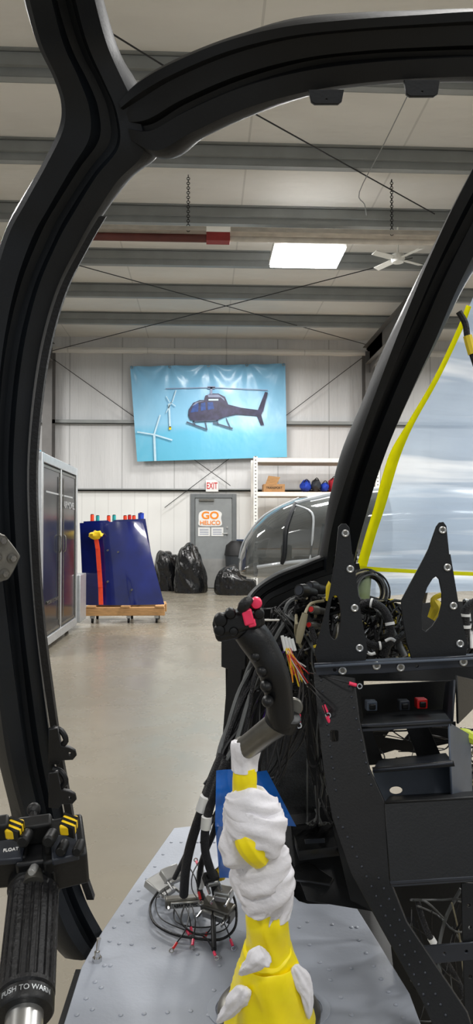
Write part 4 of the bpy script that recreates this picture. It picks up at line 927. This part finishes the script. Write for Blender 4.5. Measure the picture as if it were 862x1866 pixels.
# ================================================================ CYCLIC STICK
CY=thing('control_stick','black control stick with pink buttons, wrapped in rag and tape','control stick',WZ(490,1850,ZF))
q0=WZ(490,1850,ZF)
S=P
b=MB(); b.loft([q0+Vector((0,.0,.004)),q0+Vector((0,0,.012)),q0+Vector((0,0,.02)),q0+Vector((0,0,.024))],[.085,.085,.078,.06],40); b.build('base_ring',GUN,CY)
def wrap(name,m,rows,wr,wf,ws,seed,wang=0,seg=80,n=10,fold=True,ang=85):
    pts=[S(x,y,d) for x,y,d,w in rows]; rad=[w*d/F for x,y,d,w in rows]
    b=MB(); b.loft(pts,rad,seg,n,wr=wr,wf=wf,ws=ws,seed=seed,wang=wang,ref=(1,0,0),fold=fold); return b.build(name,m,CY,ang=ang)
def rope(rows,turns,a0,rad,hr,seed,name='cloth_wrap',m=None,wid=1.7):
    # flattened loose cloth band: wide along stick, thin radially
    ax=cr_interp([S(x,y,d) for x,y,d in rows],6); N=len(ax); K=44; C=[];OUT=[];AL=[];HW=[]
    for i in range(K+1):
        t=i/K; f=t*(N-1); k=min(int(f),N-2); c=ax[k]*(1-(f-k))+ax[k+1]*(f-k); an=a0+turns*2*math.pi*t
        e=(math.sin(math.pi*t)**.5 if 0<t<1 else 0)
        rw=rad*(.75+.25*math.sin(math.pi*t)); o_=Vector((math.cos(an),math.sin(an),0)); C.append(c+o_*rw); OUT.append(o_); HW.append(hr*(.25+.75*e)*(1+.3*noise.noise(Vector((t*4,seed,0)))))
    vs=[];fs=[];sg=32
    for i in range(K+1):
        tg=(C[min(i+1,K)]-C[max(i-1,0)]).normalized(); w=OUT[i].cross(tg).normalized()
        for j in range(sg):
            a=2*math.pi*j/sg; fold_=1+.35*(.6-1.8*abs(noise.noise(Vector((math.cos(a)*1.4,math.sin(a)*1.4,i*.07+seed)))))
            ripple=.10*math.sin(math.sin(a)*7+seed+i*.12)
            vs.append(C[i]+w*math.sin(a)*HW[i]*wid*fold_+OUT[i]*math.cos(a)*HW[i]*(.62+ripple)*fold_)
    for i in range(K):
        for j in range(sg):
            j2=(j+1)%sg; fs.append((i*sg+j,i*sg+j2,(i+1)*sg+j2,(i+1)*sg+j))
    fs+=[tuple(range(sg)),tuple(K*sg+j for j in range(sg))]
    b=MB(); b.add(vs,fs); return b.build(name,m or CLOTH,CY,ang=85)
b=MB(); b.loft([S(446,1350,1.0),S(446,1460,1.02),S(468,1560,1.05),S(484,1700,1.08),S(490,1848,1.12)],.014,16,5); b.build('stick_tube',GUN,CY)
wrap('cloth_wrap',CLOTH,[(448,1350,.995,22),(448,1358,.995,26),(446,1385,1.0,23),(446,1404,1.0,22)],.14,1.4,6,1,wang=8)
wrap('tape_wrap',YEL,[(446,1398,1.0,21),(446,1420,1.0,22),(446,1440,1.01,22),(447,1462,1.01,20)],.03,2,10,2,wang=20)
wrap('cloth_wrap',CLOTH,[(447,1450,1.01,20),(450,1462,1.01,34),(456,1482,1.02,44),(464,1508,1.02,48),(468,1535,1.03,40),(472,1556,1.03,30)],.28,1.3,5,3,wang=18)
rope([(440,1462,1.01),(462,1472,1.01),(478,1500,1.02)],.6,math.pi*1.0,.026,.016,2)
rope([(444,1484,1.01),(470,1500,1.01),(476,1535,1.03)],.55,math.pi*1.05,.030,.016,6)
rope([(436,1500,1.02),(440,1535,1.02),(458,1564,1.03)],.3,math.pi*1.0,.020,.014,9)
wrap('tape_wrap',YEL,[(446,1512,1.000,12),(452,1524,.992,26),(462,1545,.992,26),(474,1564,1.0,20)],.08,1.3,8,5,wang=12)
wrap('cloth_wrap',CLOTH,[(474,1545,1.03,28),(478,1560,1.03,38),(482,1590,1.04,43),(486,1620,1.05,41),(490,1645,1.06,37),(492,1670,1.06,32)],.28,1.3,5,8,wang=-16)
rope([(494,1552,1.02),(480,1576,1.03),(464,1606,1.04)],-.55,0,.026,.016,12)
rope([(502,1585,1.03),(488,1608,1.04),(472,1642,1.05)],-.55,-.1,.028,.016,15)
rope([(452,1565,1.03),(456,1600,1.04),(474,1636,1.04)],.3,math.pi,.018,.013,23)
wrap('tape_wrap',YEL,[(486,1654,1.06,33),(484,1668,1.06,38),(487,1700,1.07,38),(490,1735,1.08,42)],.09,1.4,5,11,wang=8)
wrap('tape_wrap',YEL,[(487,1728,1.07,40),(488,1745,1.08,48),(489,1765,1.08,54),(490,1795,1.09,62),(490,1825,1.1,70),(490,1854,1.11,78)],.13,1.5,4,14,wang=6)
rope([(484,1724,1.02),(462,1740,1.02),(434,1768,1.03)],.1,-math.pi*.5,.016,.014,21,wid=1.2)
rope([(446,1790,1.05),(422,1818,1.06),(392,1856,1.07)],.12,-math.pi*.5,.014,.013,24,wid=1.2)
rope([(530,1755,1.06),(546,1795,1.07),(552,1850,1.08)],.15,-math.pi*.4,.012,.010,27,wid=1.2)
b=MB(); b.loft([S(448,1362,.99),S(462,1352,.98),S(490,1330,.96),S(512,1314,.95)],[.016,.0165,.017,.018],20,4); b.build('metal_tube',GUN,CY)
b=MB(); c1=S(516,1308,.95); ax=(S(525,1280,.945)-S(505,1322,.955)).normalized(); b.loft([c1-ax*.012,c1-ax*.01,c1+ax*.008,c1+ax*.01],[.02,.023,.023,.02],24); b.build('collar',BLK,CY)
b=MB(); q=S(536,1288,.96); b.cyl(q+Vector((0,.004,0)),q-Vector((.001,.003,0)),.0125,seg=24); b.build('adjustment_knob',GUN,CY,.002)
b=MB(); b.loft([S(514,1318,.945),S(512,1300,.943),S(509,1270,.94),S(503,1240,.935),S(492,1210,.93),S(477,1182,.93),S(462,1160,.93),S(448,1145,.93)],[(.0165,.02),(.018,.022),(.0185,.023),(.0195,.024),(.02,.025),(.021,.025),(.0215,.026),(.02,.024)],28,5,wr=.06,wf=1.5,ws=20); b.build('grip',BLK,CY,ang=80)
for k in range(4): 
    x,y=((472,1195),(484,1222),(491,1250),(494,1278))[k]; b=MB(); b.ball(S(x-6,y,.915),(.008,.012,.008),u=14,v=8); b.build('finger_rest',BLK,CY)
rm=R@Matrix.Rotation(math.radians(14),3,'Z')
hc=S(436,1130,.925)
b=MB(); b.box(hc,(.055,.026,.045),rm); b.box(S(415,1142,.925),(.036,.03,.036),rm); b.box(S(458,1118,.925),(.03,.036,.035),rm); b.box(S(432,1146,.93),(.05,.018,.045),rm); b.build('grip_head',BLK,CY,.006)
for x,y,m,r in ((402,1130,BLK2,.009),(400,1148,BLK2,.0075),(420,1118,BLK2,.007),(467,1099,PINK,.0075),(441,1106,PINK,.005),(426,1150,BLK2,.006),(472,1118,BLK2,.007)):
    q=S(x,y,.905); n_=-(R@Vector((0,0,-1))); b=MB(); b.loft([q-n_*.008,q+n_*.003,q+n_*.006,q+n_*.007],[r,r,r*.8,r*.3],18); b.build('button',m,CY)
b=MB(); b.box(S(452,1124,.9),(.013,.02,.012),rm); b.box(S(459,1135,.9),(.01,.01,.01),rm); b.build('trigger_guard',PINK,CY,.002)
b=MB(); b.cyl(S(470,1130,.91),S(508,1130,.93),.0015,seg=8); b.build('guard_pin',STEEL,CY)
b=MB(); b.loft([S(440,1112,.9),S(447,1100,.895),S(456,1092,.9)],[.006,.0075,.005],12,3); b.build('hat_switch',RUB,CY)
# ================================================================ COLLECTIVE
CO=thing('collective_lever','black ridged twist-grip lever with switches and yellow striped knobs','control lever',P(40,1900,.6))
top=P(62,1618,.70); bot=P(47,1820,.60); ax=(top-bot).normalized()
sd=Vector((1,0,0)); sd=(sd-ax*sd.dot(ax)).normalized(); fd=ax.cross(sd)
TC=-(R@Vector((0,0,-1)))
r0=.0243
b=MB(); seg=168; vs=[];fs=[]
Ln=(top-bot).length; ST=[(0,0,.9),(.02,0,1),(.05,0,1),(.07,1,1),(.9,1,1),(.93,0,1),(1,0,.98)]
for t_,g,s_ in ST:
    for k in range(seg):
        a=2*math.pi*k/seg; rr=r0*s_*(1-.08*g*(1 if (k%8)<3 else 0)); vs.append(bot+ax*Ln*t_+sd*math.cos(a)*rr+fd*math.sin(a)*rr)
for i in range(len(ST)-1):
    for k in range(seg): fs.append((i*seg+k,i*seg+(k+1)%seg,(i+1)*seg+(k+1)%seg,(i+1)*seg+k))
fs+=[tuple(range(seg)),tuple((len(ST)-1)*seg+k for k in range(seg))]
b.add(vs,fs); b.build('twist_grip',RUB,CO,ang=30)
b=MB(); b.loft([bot-ax*.014,bot-ax*.012,bot-ax*.001,bot],[.0225,.024,.024,.0225],40); b.build('lower_collar',BLK,CO)
tcn=(CAM-(top+bot)/2); fv=(tcn-ax*tcn.dot(ax)).normalized(); rt=ax.cross(fv).normalized()
text('PUSH TO WARN',bot-ax*.0065,rt,ax,.044,.0045,ALU,CO,.0004,cyl=.0242,off=0)
b=MB(); b.cyl(bot-ax*.14,bot-ax*.012,.0155,seg=32); b.build('lever_tube',STEEL,CO)
b=MB(); b.loft([top-ax*.004,top-ax*.002,top+ax*.009,top+ax*.011],[.023,.0255,.0255,.023],40); b.build('upper_collar',BLK,CO)
text('IDLE    FLIGHT',top+ax*.0035,rt,ax,.036,.005,WHT,CO,.0004,cyl=.0257,off=0)
b=MB(); b.loft([top+ax*.011,top+ax*.02,top+ax*.035,top+ax*.05],[(.02,.02),(.021,.021),(.019,.02),(.016,.016)],24,3); b.build('lever_neck',BLK,CO)
hr_=Matrix((sd,fd,ax)).transposed()
def hb(x,y,d,size,m,name,bev=.003,rot=0):
    b=MB(); b.box(P(x,y,d),size,hr_@Matrix.Rotation(rot,3,'Y')); return b.build(name,m,CO,bev)
hb(68,1555,.72,(.036,.035,.055),BLK,'head_block')
hb(16,1555,.72,(.046,.04,.05),BLK,'switch_box',.003,.08)
hb(118,1552,.72,(.042,.04,.055),BLK,'switch_box',.003,-.1)
hb(64,1512,.71,(.034,.025,.016),BLK2,'head_cap',.003)
hb(118,1546,.7,(.026,.008,.03),SLATE,'switch_plate',.0015,-.1)
hb(16,1552,.7,(.03,.008,.026),SLATE,'switch_plate',.0015,.08)
hb(92,1590,.7,(.014,.02,.016),BLK2,'switch_guard',.002,.2)
def knob(x,y,d,name='striped_knob'):
    q=P(x,y,d); b=MB()
    b.box(q,(.015,.012,.016),hr_@Matrix.Rotation(.25,3,'Y')); k=b.build(name,YELK,CO,.002)
    for j in (-1,0,1):
        b=MB(); rm_=hr_@Matrix.Rotation(.25,3,'Y'); b.box(q+rm_@Vector((0,0,j*.006)),(.0158,.0128,.0028),rm_@Matrix.Rotation(.35,3,'Y')); b.build('black_stripe',BLK2,k)
knob(27,1511,.69); knob(126,1504,.69)
hb(4,1508,.69,(.014,.02,.016),BLK2,'rocker')
for x,y,m,r in ((60,1585,KICK,.004),(90,1530,BLK2,.006),(44,1530,BLK2,.006),(142,1548,BLK2,.005),(112,1548,BLK2,.005)):
    q=P(x,y,.685); b=MB(); b.loft([q-TC*.012,q+TC*.004,q+TC*.006],[r,r,r*.7],16); b.build('button',m,CO)
text('FLOAT',P(20,1548,.681),sd,ax,.014,.0035,WHT,CO,.0005,off=0)
b=MB(); q=P(61,1482,.72); b.cyl(q-ax*.02,q+ax*.004,.004,seg=10); b.ball(q+ax*.005,.007,u=14,v=8); b.build('toggle_lever',RUB,CO)
b=MB(); q=P(62,1596,.69); b.loft([q-ax*.01,q+ax*.006],[.01,.008],16); b.build('release_knob',GUN,CO)
b=MB(); b.tube([bot-ax*.13,bot-ax*.3+Vector((0,-.05,0)),Vector((bot.x,.15,.62))],.0155,16,4); b.build('lever_arm',STEEL,CO)
# ---------------------------------------------------------------- world
w=bpy.data.worlds.new('hangar_world'); scene.world=w; w.use_nodes=True
bg=w.node_tree.nodes['Background']; bg.inputs[0].default_value=(.88,.94,1,1); bg.inputs[1].default_value=.5
